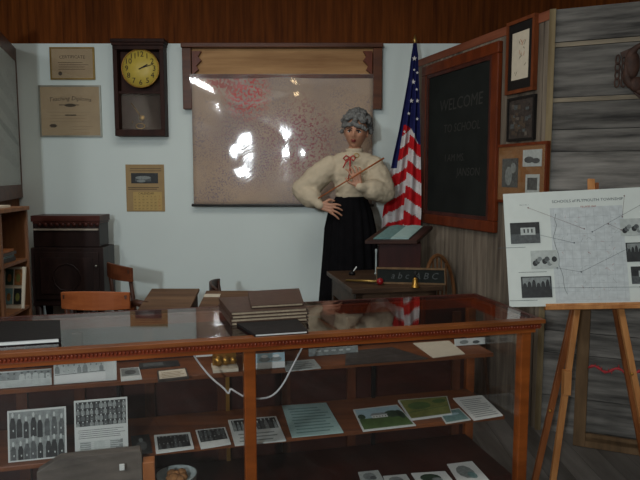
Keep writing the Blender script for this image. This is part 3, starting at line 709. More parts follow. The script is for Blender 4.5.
def fpt(u, t, h=0):
    y = 43+186*t; y2 = y
    a, b = edge(y); px = a+(b-a)*u
    p = W(px, y, FY-.045); amp = .006+.02*min(1, t*2)
    p.y += -amp*math.cos(u*2*math.pi*2.6+.6+t*.8)-h
    if t > .93: p.z += .012*math.sin(u*9)
    return p
for side in (0,):
    for j in range(nv+1):
        for i in range(nu+1): vs.append(fpt(i/nu, j/nv))
mb = MB()
mb.v = vs
for j in range(nv):
    for i in range(nu):
        u = (i+.5)/nu; y = 43+186*(j+.5)/nv
        if u < .2: yy = y+(u-.2)*36-6; can = y < 168
        elif u < .56: yy = y+(.56-u)*-20; can = y < 123+(u*8)
        else: yy = y-(u-.56)*24+7; can = y < 128+(u-.56)*40
        m = 2 if can else (0 if int((yy-3)/12.6) % 2 else 1)
        mb.f.append([j*(nu+1)+i, (j+1)*(nu+1)+i, (j+1)*(nu+1)+i+1, j*(nu+1)+i+1]); mb.mi.append(m); mb.sm.append(True)
def star(u, t, s):
    c = fpt(u, t); ps = [c+V((s*(1 if k % 2 == 0 else .42)*math.sin(k*math.pi/5), -.016, s*(1 if k % 2 == 0 else .42)*math.cos(k*math.pi/5))) for k in range(10)]
    mb.m = 1; mb.add(ps, [tuple(range(10))])
for (px, py, s) in ((414, 59, .019), (413, 82, .02), (417, 73, .012), (411, 101, .018), (417, 101, .016), (408, 114, .013), (417, 119, .013), (414, 70, .01), (404, 132, .012), (401, 147, .01), (416, 90, .011)):
    a, b = edge(py); star((px-a)/(b-a), (py-43)/186, s)
fo = mb.build('flag_cloth', ['red', 'flagw', 'navy'], fl)
sol = fo.modifiers.new('s', 'SOLIDIFY'); sol.thickness = .002
# ------------------------------------------------------------------ teacher's desk and what is on it
ZD = .79
A = WZ(352, 289, ZD); B_ = WZ(326.5, 271, ZD); eyd = (B_-A); eyd.z = 0; dd_ = eyd.length; eyd.normalize(); exd = V((eyd.y, -eyd.x, 0)); wd = .55; Cc = A+exd*wd
dk = thing('desk', 'dark old wooden teacher desk behind the display case, in front of the mannequin', 'desk', A.lerp(Cc, .5)*1-Z*ZD)
mb = MB(); mb.fbox(A, exd, eyd, Z, (0, wd), (0, dd_), (-.03, 0)); mb.build('top', 'deskd', dk, bevel=.004)
mb = MB(); mb.fbox(A, exd, eyd, Z, (.03, wd-.03), (.03, .05), (-.15, -.03)); mb.fbox(A, exd, eyd, Z, (.03, .05), (.05, dd_-.03), (-.15, -.03)); mb.fbox(A, exd, eyd, Z, (wd-.05, wd-.03), (.05, dd_-.03), (-.15, -.03)); mb.fbox(A, exd, eyd, Z, (.03, wd-.03), (dd_-.05, dd_-.03), (-.5, -.03)); mb.build('apron', 'deskd', dk)
for k in (0, 1):
    mb = MB(); x0 = .07+k*(wd/2-.04); mb.fbox(A, exd, eyd, Z, (x0, x0+wd/2-.11), (.02, .03), (-.135, -.045)); dr_ = mb.build('drawer', 'deskd', dk, bevel=.003)
    mb = MB(); mb.ball(A+exd*(x0+wd/4-.055)+eyd*.012-Z*.09, .012); mb.build('knob', 'brass', dr_)
for x0 in (.03, wd-.08):
    for y0 in (.03, dd_-.08):
        mb = MB(); mb.fbox(A, exd, eyd, Z, (x0, x0+.05), (y0, y0+.05), (-ZD, -.03)); mb.build('leg', 'deskd', dk)
# lectern (table top)
lb = WZ(379, 271, ZD); q = 1.0
lc0 = V((W(379, 250, 3.82).x, 3.82, ZD)); lc1 = V((W(421, 250, 3.80).x, 3.80, ZD)); ex = (lc1-lc0).normalized(); lw = (lc1-lc0).length; ey = V((-ex.y, ex.x, 0))
lt = thing('lectern', 'dark mahogany slant-top lectern standing on the teacher desk', 'lectern', lc0.lerp(lc1, .5))
mb = MB(); zf, zk = W(395, 242.5, 3.82).z-.005, W(395, 242.5, 3.82).z+.03
pts = [lc0, lc0+ey*.26, lc0+ey*.26+Z*(zk-ZD), lc0+Z*(zf-ZD)]; mb.prism(pts, ex*lw); mb.build('body', 'lect', lt, bevel=.003)
T = [W(364.5, 241.5, 3.76), W(417, 247, 3.74), W(436, 230, 4.02), W(385, 226, 4.06)]
zlo = zf+.004; tx = [V((T[0].x, 3.74, zlo)), V((T[1].x, 3.74, zlo)), V((T[2].x-.01, 4.08, zk+.03)), V((T[3].x, 4.08, zk+.03))]
mb = MB(); mb.prism(tx, Z*.022); mb.build('slant_top', 'lectop', lt, bevel=.003)
ft = Fr(*[p+Z*.0235 for p in tx])
bk = thing('open_book', 'open pale teal book lying on the slanted lectern top', 'book', ft.p(.5, .1, 0))
bn = ft.n
for k, (u0, u1) in enumerate(((.14, .47), (.47, .82))):
    mb = MB(); seg = 8
    for i in range(seg):
        a = u0+(u1-u0)*i/seg; b = u0+(u1-u0)*(i+1)/seg
        ha = .003+.012*math.sin(math.pi*((a-u0)/(u1-u0)*.8+(.1))); hb = .003+.012*math.sin(math.pi*((b-u0)/(u1-u0)*.8+(.1)))
        mb.add([ft.p(a, .06, 0), ft.p(b, .06, 0), ft.p(b, .9, 0), ft.p(a, .9, 0), ft.p(a, .06, ha), ft.p(b, .06, hb), ft.p(b, .9, hb), ft.p(a, .9, ha)], [(3, 2, 1, 0), (4, 5, 6, 7), (0, 1, 5, 4), (2, 3, 7, 6), (1, 2, 6, 5), (0, 4, 7, 3)])
    mb.build('page_block', 'teal' if k else 'teald', bk)
# things on the desk
fb = Fr(WZ(377, 284, ZD), WZ(445, 285.5, ZD), V((0, 0, 0)), V((0, 0, 0)))
a, b = fb.c[0]+Z*.001, fb.c[1]+Z*.001; hgt = W(410, 268, a.y).z-ZD
tl = a+Z*hgt+V((0, .03, 0)); tr = b+Z*hgt+V((0, .03, 0)); fs_ = Fr(a, b, tr, tl)
o = thing('letter_slate', 'long narrow slate strip with chalk letters standing on the desk', 'slate', fs_.p(.5, 0))
mb = MB(); fs_.slab(mb, 0, 0, 0, 1, 1, -.008, 0); s_ = mb.build('slate', 'board', o)
mb = MB(); fs_.slab(mb, 0, -.01, .88, 1.01, 1.0, -.01, .004); fs_.slab(mb, 0, -.01, 0, 1.01, .12, -.01, .004); fs_.slab(mb, 0, -.01, .12, .005, .88, -.01, .004); fs_.slab(mb, 0, .995, .12, 1.01, .88, -.01, .004); mb.build('frame', 'sash', o)
mb = MB(); fs_.text(mb, 0, 'a b c  A B C', .55, .5, .055, .001, shear=.3); mb.build('chalk_letters', 'chalkw', s_)
# bell
bp = WZ(415, 287.5, ZD); mb = MB(); bl_ = thing('hand_bell', 'small brass hand bell on the desk front, right of the red-tipped stick', 'bell', bp)
mb = MB(); mb.lathe(bp, [(.024, 0), (.024, .004), (.019, .015), (.015, .035), (.013, .05), (.006, .058), (.001, .06)], 20); mb.build('bell_cup', 'brass', bl_)
mb = MB(); mb.lathe(bp+Z*.055, [(.004, 0), (.008, .012), (.006, .022), (.009, .034), (.001, .04)], 12); mb.build('handle', 'dark', bl_)
# striker with red ball
r0 = WZ(346, 281.5, ZD)+Z*.008; r1 = WZ(380, 285, ZD)+Z*.021
o = thing('drum_beater', 'yellow wooden stick with round red tip lying on the desk', 'stick', r1-Z*.021)
mb = MB(); mb.tube([r0, r1], [.006, .009], 8); mb.build('stick', 'gold', o)
mb = MB(); mb.ball(r1, .021, 14, 10); mb.build('red_tip', 'tipred', o)
cp = WZ(376, 274, ZD); mb = MB(); mb.lathe(cp, [(.012, 0), (.012, .004), (.006, .01), (.006, .13), (.008, .16), (.005, .165)], 12); tag(mb.build('candle', 'tin'), 'slim pale upright candle beside the mannequin skirt on the desk', 'candle')
cp = WZ(352, 275, ZD); o = thing('inkwell', 'tiny silver and dark inkwell with pen at the desk left end', 'inkwell', cp)
mb = MB(); mb.lathe(cp, [(.02, 0), (.022, .015), (.012, .022), (.008, .028)], 14); mb.build('pot', 'iron', o)
mb = MB(); mb.tube([cp+V((0, 0, .012)), cp+V((.03, 0, .055))], [.003, .005], 6); mb.build('pen', 'white', o)
# windsor chair
ctr = V((.885, 3.83, 0)); fc = V((.75, -.66, 0)).normalized(); sd = V((-fc.y, fc.x, 0))
wc = thing('windsor_chair', 'bentwood hoop-back armchair between the desk and the plank partition', 'chair', ctr)
mb = MB(); mb.lathe(ctr+Z*.42, [(.145, 0), (.16, .01), (.16, .03), (.145, .035), (.05, .028)], 28); mb.build('seat', 'bent', wc)
ztop = W(443, 253.5, 3.97).z
bc = ctr-fc*.15
hoop = [bc+sd*(.18*math.cos(t))-fc*(.03*math.sin(t))+Z*(.66+(ztop-.67)*math.sin(t)) for t in [i*math.pi/16 for i in range(17)]]
hoop = [bc+sd*.15+Z*.44]+hoop+[bc-sd*.15+Z*.44]
mb = MB(); mb.tube(hoop, .013, 10); mb.build('back_hoop', 'bent', wc)
for k in (-2, -1, 0, 1, 2):
    t = math.acos(k*.28); mb = MB(); mb.tube([bc+sd*(.045*k)+Z*.445, bc+sd*(.185*k*.28)-fc*.03*math.sin(t)+Z*(.66+(ztop-.67)*math.sin(t))], .006, 6); mb.build('spindle', 'bent', wc)
for x in (-1, 1):
    for y in (-1, 1):
        mb = MB(); mb.tube([ctr+sd*.1*x+fc*.1*y+Z*.425, ctr+sd*.135*x+fc*.14*y], [.014, .011], 8); mb.build('leg', 'bent', wc)
# ------------------------------------------------------------------ school chairs
def school_chair(loc, ang, label, zt=.8, rail='chair', group=None):
    loc = V(loc); fc = V((math.sin(ang), math.cos(ang), 0)); sd = V((fc.y, -fc.x, 0))
    o = thing('school_chair', label, 'chair', loc, group)
    mb = MB(); mb.fbox(loc, sd, fc, Z, (-.18, .18), (-.17, .17), (.42, .445)); mb.build('seat', rail, o, bevel=.008)
    for x in (-1, 1):
        mb = MB(); mb.tube([loc+sd*.155*x-fc*.16+Z*.0, loc+sd*.155*x-fc*.15+Z*.43, loc+sd*.165*x-fc*.2+Z*(zt-.012)], [.014, .016, .013], 8); mb.build('back_post', 'chaird', o)
        mb = MB(); mb.tube([loc+sd*.15*x+fc*.14+Z*.42, loc+sd*.16*x+fc*.15], [.016, .012], 8); mb.build('leg', 'chaird', o)
    def rl(z0, z1, nm):
        n = 10; vs = []
        for i in range(n+1):
            t = -1+2*i/n; bow = .045*(1-t*t)
            for dz, dy in ((z0, 0), (z1+.012*(1-t*t), 0), (z1+.012*(1-t*t), .018), (z0, .018)): vs.append(loc+sd*.188*t-fc*(.2+bow-dy)+Z*dz)
        fs = [(4*i+k, 4*(i+1)+k, 4*(i+1)+(k+1) % 4, 4*i+(k+1) % 4) for i in range(n) for k in range(4)]+[(0, 1, 2, 3), (4*n+3, 4*n+2, 4*n+1, 4*n)]
        mb = MB(); mb.add(vs, fs); bm_ = mb.build(nm, rail, o, bevel=.003)
    rl(zt-.09, zt, 'top_rail'); rl(.56, .6, 'lower_rail')
    for x in (-1, 1):
        mb = MB(); mb.tube([loc+sd*.157*x-fc*.15+Z*.2, loc+sd*.155*x+fc*.14+Z*.2], .009, 6); mb.build('stretcher', 'chaird', o)
    return o
school_chair((W(96, 292, 3.3).x, 3.5, 0), 0.03, 'orange-brown school chair seen from behind, nearest of the student chairs', .80)
school_chair((W(123, 270, 4.1).x+.13, 4.2, 0), .85, 'dark school chair turned sideways, right of the black cabinet', .84, 'chairm')
school_chair((W(214, 285, 3.8).x+.2, 3.9, 0), 1.45, 'school chair seen edge-on behind the stacked brown albums', .75, 'chaird')
# student desks
def student_desk(x0, x1, yf, yk, label, z0=.70, z1=.765, arm=False):
    o = thing('student_desk', label, 'desk', ((x0+x1)/2, (yf+yk)/2, 0))
    mb = MB(); mb.prism([(x0, yf, z0), (x0, yk, z1), (x0, yk, z1+.018), (x0, yf, z0+.018)], (x1-x0, 0, 0)); mb.build('lid', 'desk', o, bevel=.004)
    mb = MB(); mb.prism([(x0+.01, yf+.01, z0-.09), (x0+.01, yk-.01, z0-.09), (x0+.01, yk-.01, z1-.002), (x0+.01, yf+.01, z0)], (x1-x0-.02, 0, 0)); mb.build('box', 'desk', o)
    for x in (x0+.04, x1-.04):
        mb = MB(); mb.tube([(x, yf+.03, .0), (x, (yf+yk)/2, .12), (x, (yf+yk)/2, .5), (x, (yf+yk)/2, z0-.085)], .018, 8); mb.tube([(x, (yf+yk)/2, .12), (x, yk-.02, 0)], .018, 8); mb.build('leg', 'iron', o)
    if arm:
        mb = MB(); mb.tube([(x0-.19, yf+.17, z0-.005), (x0-.12, yf+.165, z0+.0), (x0-.05, yf+.15, z0+.03), (x0+.03, yf+.12, z0+.02)], [.012, .016, .018, .02], 8, flat=1.4); mb.build('arm', 'chaird', o)
    return o
student_desk(W(141, 305, 3.3).x, W(192, 305, 3.3).x, 3.22, 3.52, 'brown slant-lid student desk between the orange chair and stacked albums', .70, .765, True)
student_desk(W(201, 300, 3.4).x, W(255, 300, 3.4).x, 3.3, 3.56, 'dark student desk mostly hidden behind the stacked brown albums', .695, .745)
pp = V((W(213, 300, 3.5).x, 3.5, .754)); mb = MB(); mb.box((pp.x-.045, 3.46, .737), (pp.x+.045, 3.53, .753)); tag(mb.build('notebook', 'cardcream'), 'small cream notebook on the hidden student desk', 'book')
# ------------------------------------------------------------------ black cabinet on legs
yf = 4.45; yk = 4.7; x0, x1 = W(31, 260, yf).x, W(104, 280, yf).x
zt, zs, zbt = W(70, 215, yf+.12).z, W(70, 247, yf+.05).z, W(70, 306, yf).z
cb = thing('black_cabinet', 'black-brown antique wooden cabinet on legs against the blue wall', 'cabinet', ((x0+x1)/2, (yf+yk)/2, 0))
mb = MB(); mb.box((x0, yf, zbt), (x1, yk, zs)); mb.box((x0, yf+.05, zs), (x1-.04, yk, zt-.06)); mb.build('body', 'cab', cb, bevel=.005)
mb = MB(); mb.box((x0-.01, yf+.04, zt-.045), (x1-.03, yk+.01, zt)); mb.box((x0, yf+.045, zt-.06), (x1-.035, yk, zt-.045)); mb.build('top', 'cabred', cb, bevel=.004)
mb = MB(); zl = W(70, 229.5, yf+.04).z; mb.box((x0+.01, yf+.035, zl-.006), (x1-.045, yf+.0495, zl+.006)); mb.build('pale_strip', 'cabline', cb, label='pale horizontal strip')
mb = MB()
for i in range(11): xx = x0+.05+i*.042; mb.lathe((xx, yf+.052, zl+.035), [(.014, 0), (.016, .008), (.004, .012)], 12, -Y_)
mb.build('carving', 'cabred', cb)
mb = MB(); mb.box((x0+.03, yf-.012, zbt+.05), (x1-.03, yf-.0005, zs-.03)); mb.box((x0+.07, yf-.018, zbt+.09), (x1-.07, yf-.012, zs-.07)); dn = mb.build('front_panel', 'cab', cb, bevel=.006)
kp = W(96, 266, yf-.02); mb = MB(); mb.ball(kp, .009); mb.build('knob', 'silver', dn)
kp = V(((x0+x1)/2, yf-.02, (zbt+zs)/2)); mb = MB(); mb.tube([kp+V((.1*math.cos(i*.5236), 0, .1*math.sin(i*.5236))) for i in range(12)], .005, 6, closed=True); mb.build('round_moulding', 'cab', dn)
for xa in (x0+.03, x1-.1, (x0+x1)/2):
    for ya in (yf+.03, yk-.06):
        mb = MB(); mb.tube([(xa, ya, 0), (xa+.015, ya, zbt*.5), (xa, ya, zbt)], [.014, .02, .03], 8); mb.build('leg', 'cab', cb)
# ------------------------------------------------------------------ bookcase at left edge
b0 = V((W(1.5, 240, 2.98).x, 2.98, 0)); b1 = V((W(28.8, 240, 3.32).x, 3.32, 0)); eb = (b1-b0).normalized(); lb_ = (b1-b0).length; nb = V((eb.y, -eb.x, 0))
if nb.dot(CAM-b0) < 0: nb = -nb
zt = W(28, 206, 3.32).z
bs = thing('bookcase', 'orange-brown wooden bookcase at the left edge holding pictures', 'bookcase', b0)
mb = MB(); mb.fbox(b0, eb, nb, Z, (-.35, lb_+.0), (-.24, .012), (zt-.02, zt)); mb.build('top', 'bkcase', bs, bevel=.002)
for u0, u1 in ((-.35, -.33), (-.012, .012), (lb_-.02, lb_)):
    mb = MB(); mb.fbox(b0, eb, nb, Z, (u0, u1), (-.23, .0), (0, zt-.02)); mb.build('side_panel', 'bkcase', bs)
mb = MB(); mb.fbox(b0, eb, nb, Z, (-.33, lb_-.02), (-.24, -.225), (0, zt-.02)); mb.build('back_panel', 'bkcase', bs)
zs1 = W(14, 263, 3.1).z; zs2 = W(14, 305, 3.1).z-.04
for z in (zs1, zs2, .3, .08):
    for ua, ub_ in ((-.33, -.012), (.012, lb_-.02)): 
        mb = MB(); mb.fbox(b0, eb, nb, Z, (ua, ub_), (-.225, -.004), (z-.015, z)); mb.build('shelf', 'bkcase', bs)
mb = MB(); mb.fbox(b0, eb, nb, Z, (.05, .2), (-.2, -.03), (zt+.0005, zt+.012)); tag(mb.build('paper_pile', 'cardcream'), 'pale flat pile of paper on top of the bookcase', 'paper')
for k, (m, h0, h1, ins, lab) in enumerate((('g0', .0, .022, .02, 'thick dark book, lowest of the pile in the bookcase'), ('sky', .022, .034, .03, 'pale blue book in the middle of the bookcase pile'), ('leather', .034, .05, .012, 'dark grey book under the orange one in the bookcase'), ('orange', .05, .062, .03, 'thin orange book on top of the bookcase pile'))):
    mb = MB(); mb.fbox(b0, eb, nb, Z, (.03+ins, .24-ins*.4), (-.19, -.02-ins*.5), (zs1+h0+.0005, zs1+h1)); tag(mb.build('book', m), lab, 'book', 'books piled in the bookcase')
yd = 3.2; q0 = V((W(2, 290, yd).x, yd, zs2+.001)); q1 = V((W(23, 290, yd).x, yd, zs2+.001)); hh = W(14, 268, yd).z-zs2
g = Fr(q0, q1, q1+Z*hh+Y_*.04, q0+Z*hh+Y_*.04)
o = thing('picture_display', 'cream picture panel with four small colour pictures in the bookcase', 'picture', g.p(.5, 0))
mb = MB(); g.slab(mb, 0, 0, 0, 1, 1, -.01, 0); mb.build('panel', 'cardcream', o)
for k, (u, v, m) in enumerate(((.08, .56, 'treeg'), (.5, .56, 'tan'), (.08, .1, 'teald'), (.5, .1, 'g0'))):
    mb = MB(); g.slab(mb, 0, u, v, u+.36, v+.38, 0, .002); g.ell(mb, 1, u+.18, v+.17, .1, .1, .0025); mb.build('small_picture', [m, 'tan' if k % 2 == 0 else 'olive'], o)
# ------------------------------------------------------------------ display case
ZC = .874; CU = 1.3      # the case is drawn in units of CU metres, its top at unit height 1
FRc = WZ(546, 319.5, ZC); th = math.radians(14.0)
ce = V((math.cos(th), math.sin(th), 0)); cs = V((-math.sin(th), math.cos(th), 0)); LC = 1.86; DC = .43; OV = .028
O = FRc-ce*LC*CU; O.z = ZC      # cornice front-left corner, a to the right, b to the back
def K(a, b, z): return O+(ce*a+cs*b+Z*(z-1))*CU
case = thing('display_case', 'long antique oak and glass display case with beaded cornice across the foreground', 'display case', V((K(LC/2, DC/2, 1).x, K(LC/2, DC/2, 1).y, 0)))
def kb(mb, a, b, z): return mb.fbox(O-Z*CU, ce*CU, cs*CU, Z*CU, a, b, z)
def un(zw): return 1+(zw-ZC)/CU
Z1 = 1.0; ZFL = 1-ZC/CU
# beaded cornice
mb = MB(); RIM = .03
for k_, (a, b) in enumerate((((0, LC), (0, RIM)), ((0, LC), (DC-.01, DC)), ((0, RIM), (RIM, DC-.01)), ((LC-.014, LC), (RIM, DC-.01)))):
    mb.m = 1 if k_ in (1, 3) else 0; kb(mb, a, b, (Z1-.012, Z1))
mb.build('top_rim', ['rim', 'cabred'], case, bevel=.002)
mb = MB(); i1, i2 = .010, .022
for z0, z1, i in ((Z1-.0285, Z1-.0122, i1), (Z1-.042, Z1-.0287, i2)):
    for (a, b) in (((i, LC-i), (i, RIM+.01)), ((i, LC-i), (DC-.035, DC-i)), ((i, RIM+.01), (RIM+.01, DC-.035)), ((LC-.035, LC-i), (RIM+.01, DC-.035))): kb(mb, a, b, (z0, z1))
mb.m = 0
n = int(LC/.0095)
for i in range(n): mb.ball(K(.012+i*(LC-.024)/(n-1), i1-.001, Z1-.0205), (.0046, .0046, .0068), 6, 4)
n = int(DC/.0095)
for i in range(n): mb.ball(K(LC-i1+.001, .012+i*(DC-.024)/(n-1), Z1-.0205), (.0046, .0046, .0068), 6, 4)
mb.build('cornice', ['casedark', 'case'], case)
mb = MB(); kb(mb, (i2-.001, LC-i2+.001), (i2-.004, i2-.001), (Z1-.042, Z1-.031)); mb.build('lower_moulding', 'case', case, bevel=.001)
ZT = Z1-.042
# posts
def apx(px, b=OV):    # a-coordinate where pixel column px meets plane b
    p = WP(px, 400, K(0, b, 0), cs); return (p-O).dot(ce)/CU
PWD = .032
a_mid = apx(250.5); posts = [(OV, OV+PWD), (a_mid-PWD/2, a_mid+PWD/2), (LC-OV-PWD, LC-OV)]
for a in posts:
    mb = MB(); kb(mb, a, (OV, OV+PWD), (.46, ZT)); mb.build('post', 'case', case, bevel=.004)
for a in (posts[0], posts[2]):
    mb = MB(); kb(mb, a, (DC-OV-PWD, DC-OV), (.46, ZT)); mb.build('post', 'case', case, bevel=.004)
mb = MB(); kb(mb, (OV, LC-OV), (OV, DC-OV), (ZFL+.06, .46)); mb.build('base_cabinet', 'case', case, bevel=.004)
mb = MB(); kb(mb, (OV+.03, LC-OV-.03), (OV+.03, DC-OV-.03), (ZFL, ZFL+.06)); mb.build('plinth', 'casedark', case)
# glass
mb = MB(); kb(mb, (RIM+.0005, LC-.0145), (RIM+.0005, DC-.0105), (Z1-.006, Z1-.0005)); mb.build('top_glass', 'glass', case)
for a, b in ((posts[0][1], posts[1][0]), (posts[1][1], posts[2][0])):
    mb = MB(); kb(mb, (a, b), (OV+.012, OV+.016), (.46, ZT)); mb.build('front_glass', 'glass', case)
mb = MB(); kb(mb, (LC-OV-.018, LC-OV-.014), (OV+PWD, DC-OV-PWD), (.46, ZT)); mb.build('side_glass', 'glass', case)
# back with stiles
mb = MB(); kb(mb, (OV+PWD, LC-OV-PWD), (DC-OV-.012, DC-OV-.002), (.46, ZT)); bp_ = mb.build('back_panel', 'caseback', case)
for px, w in ((22, .03), (80, .03), (150, .03), (222, .03), (286, .028), (351, .03), (455, .03)):
    a = apx(px, DC-OV-.02); mb = MB(); kb(mb, (a-w/2, a+w/2), (DC-OV-.026, DC-OV-.0125), (.5, ZT-.01)); mb.build('back_stile', 'stile', bp_)
# shelves
SL = .5
SUW = WP(491, 353, K(0, OV+.155, 0), cs).z; SMW = WP(504, 415.5, K(0, OV+.085, 0), cs).z; SLW = K(0, 0, SL).z; SU, SM = un(SUW), un(SMW)
mb = MB(); kb(mb, (OV+PWD, LC-OV-PWD), (OV+PWD, DC-OV-.03), (.462, SL)); mb.build('deck', 'caseback', case)
SUb, SMb = OV+.155, OV+.085
for z, b0_, ar in ((SU, SUb, LC-OV-.035), (SM, SMb, LC-OV-.03)):
    mb = MB(); kb(mb, (OV+.01, ar), (b0_, DC-OV-.03), (z-.013, z)); mb.build('shelf', 'shelf', case, bevel=.002)
for a in (.25, .62, a_mid-.03, 1.45):
    mb = MB(); kb(mb, (a-.006, a+.006), (DC-OV-.04, DC-OV-.028), (SL, SU-.018)); mb.build('shelf_standard', 'brass' if abs(a-a_mid+.03) < .01 else 'iron', case)
for z, b0_ in ((SU, SUb), (SM, SMb)):
    for a in (.62, 1.45):
        mb = MB(); mb.prism([K(a-.004, DC-OV-.04, z-.0135), K(a-.004, DC-OV-.04, z-.05), K(a-.004, b0_+.06, z-.0135)], ce*.008*CU); mb.build('shelf_bracket', 'iron', case)
# -------- contents lying on a shelf
def card(name, label, cat, pix, z, mats, paint=None, th=.004, group=None, lift=0):
    """pix: BL BR TR TL pixel corners of the lying sheet, on the plane z"""
    z0 = z+.0006
    c = [WZ(x, y, z0+th) for x, y in pix]
    for p in c: p.z = z0
    f = Fr(*c)
    if f.n.z < 0: f.n = -f.n
    if lift:
        up = V((0, 0, lift)); f = Fr(c[0], c[1], c[2]+up, c[3]+up)
    mb = MB(); f.slab(mb, 0, 0, 0, 1, 1, 0, th)
    g = Fr(*[f.p(u, v, th+.0001) for u, v in ((0, 0), (1, 0), (1, 1), (0, 1))])
    if paint: paint(g, mb)
    o = mb.build(name, mats); return tag(o, label, cat, group)
PG = 'papers and photographs in the display case'
def P_(lines=0, m=1, border=0, fig=None, seed=1, extra=None):
    def fn(g, mb):
        if fig: figures(g, mb, fig[0], fig[1], fig[2], fig[3], .0003, *fig[4], seed=seed)
        if lines: textlines(g, mb, m, lines, .1, .08, .92, .92 if not fig else fig[4][1]-.04, .0004, seed)
        if extra: extra(g, mb)
    return fn
FM = ['offwhite', 'g0', 'g1', 'g2', 'g3', 'white']
# middle shelf
card('paper_sheet', 'large pale teal printed sheet lying on middle shelf right of the post', 'paper', ((292, 437), (343.5, 432), (326, 402.5), (282, 405.5)), SMW, ['teal', 'teald'], P_(9, 1))
def house(g, mb):
    g.rect(mb, 1, .03, .05, .97, .5, .0003); g.rect(mb, 2, .03, .5, .97, .95, .0003)
    for u, v, a, b in ((.75, .6, .22, .16), (.9, .55, .1, .2), (.1, .6, .1, .12)): g.ell(mb, 3, u, v, a*.8, b, .0006)
    g.rect(mb, 4, .3, .48, .62, .6, .0009); g.prism = None
    mb.m = 5; mb.add([g.p(.27, .6, .001), g.p(.65, .6, .001), g.p(.58, .7, .001), g.p(.34, .7, .001)], [(0, 1, 2, 3)])
    for i in range(5): g.rect(mb, 3, .33+i*.06, .51, .35+i*.06, .56, .0012)
card('postcard', 'postcard of a white house on green lawn, on middle shelf', 'postcard', ((363, 431), (416, 425), (397, 404.5), (353, 409.5)), SMW, ['offwhite', 'green', 'sky', 'treeg', 'white', 'g2'], house)
def field(g, mb):
    g.rect(mb, 1, .02, .03, .98, .97, .0003); g.ell(mb, 2, .35, .6, .25, .2, .0006); g.ell(mb, 2, .8, .75, .15, .12, .0007); g.line(mb, 2, (.05, .3), (.95, .45), .006, .0008)
card('booklet', 'olive-green booklet lying beside the white-house postcard', 'booklet', ((411, 419), (452, 413.5), (447, 396), (398, 400)), SMW, ['offwhite', 'olive', 'green'], field, th=.008)
card('postcard', 'small teal postcard overlapping in front of the olive-green booklet', 'postcard', ((446, 423.5), (471, 419.5), (459, 408), (438, 411.5)), SMW+.0, ['offwhite', 'teald', 'sky'], lambda g, mb: (g.rect(mb, 1, .05, .08, .95, .92, .0003), g.ell(mb, 2, .5, .6, .3, .1, .0006)), th=.003)
card('booklet', 'white booklet with grey text at the right end of middle shelf', 'booklet', ((474, 420), (503, 415), (482, 395), (453, 398)), SMW, ['white', 'g2'], P_(10, 1, seed=4))
card('photograph', 'pair of small group photographs on one card beside the central post', 'photograph', ((235, 445), (286, 440), (276, 416), (228, 420)), SMW, FM, P_(3, 3, fig=(1, 5, 1, [2, 3, 4], (.05, .5, .47, .95)), extra=lambda g, mb: figures(g, mb, 1, 5, 1, [2, 3, 4], .0003, .53, .5, .96, .95, seed=9)), th=.005)
card('photograph', 'small dark group photograph with white lower margin, left of the paired photos', 'photograph', ((201, 448.5), (231, 443.5), (225, 427), (195.5, 430)), SMW, FM, P_(0, fig=(2, 6, 1, [2, 1, 3], (.05, .3, .95, .95)), seed=5))
card('photograph', 'small white-bordered dark group photograph in thin frame on middle shelf', 'photograph', ((156, 452.5), (194, 447.5), (190, 432), (154, 435)), SMW, FM, P_(0, fig=(2, 8, 1, [2, 1, 3], (.07, .12, .93, .88)), seed=6), th=.006)
card('photograph', 'very dark small portrait photograph right of the team sheet', 'photograph', ((133, 455), (152.5, 452), (149, 434), (131, 436)), SMW, ['g0', 'g1', 'g2'], lambda g, mb: (g.ell(mb, 1, .5, .4, .3, .25, .0005), g.ell(mb, 2, .5, .7, .12, .12, .0008)))
# standing pictures on middle shelf
def stand(name, label, cat, x0, x1, yb, yt, z, b, mats, paint, th=.006, lean=.12):
    """leans back on the shelf; bottom edge centre at pixel yb"""
    pl = K(0, b, 0); A_ = WP(x0, yb, pl, cs); B2 = WP(x1, yb, pl, cs); A_.z = B2.z = z+.001+th*lean
    t = WP(x1, yt, pl, cs); h = t.z-B2.z; lean_v = cs*h*lean
    f = Fr(A_, B2, B2+Z*h+lean_v, A_+Z*h+lean_v)
    if f.n.dot(cs) > 0: f.n = -f.n
    mb = MB(); f.slab(mb, 0, 0, 0, 1, 1, -th, 0); g = Fr(*[f.p(u, v, .0002) for u, v in ((0, 0), (1, 0), (1, 1), (0, 1))]); paint(g, mb)
    return tag(mb.build(name, mats), label, cat)
stand('photograph', 'large black-and-white group portrait standing at left on middle shelf', 'photograph', 8, 67, 458, 408.5, SMW, SMb+.02, FM, lambda g, mb: figures(g, mb, 2, 8, 3, [1, 2, 2, 1, 1, 4], .0003, .03, .03, .97, .97, seed=11))
def team(g, mb):
    figures(g, mb, 4, 11, 1, [2, 3, 3, 4], .0003, .03, .52, .97, .97, seed=12)
    textlines(g, mb, 2, 5, .06, .3, .96, .48, .0004, 3, .25); g.rect(mb, 3, .1, .05, .3, .24, .0003); g.rect(mb, 4, .36, .05, .56, .24, .0003); g.rect(mb, 3, .66, .05, .9, .24, .0003)
    textlines(g, mb, 4, 6, .08, .04, .92, .26, .0005, 9, .5)
stand('photograph', 'white sheet with rows of small player portraits standing on middle shelf', 'photograph', 75, 128.5, 453.5, 399, SMW, SMb+.02, FM, team)
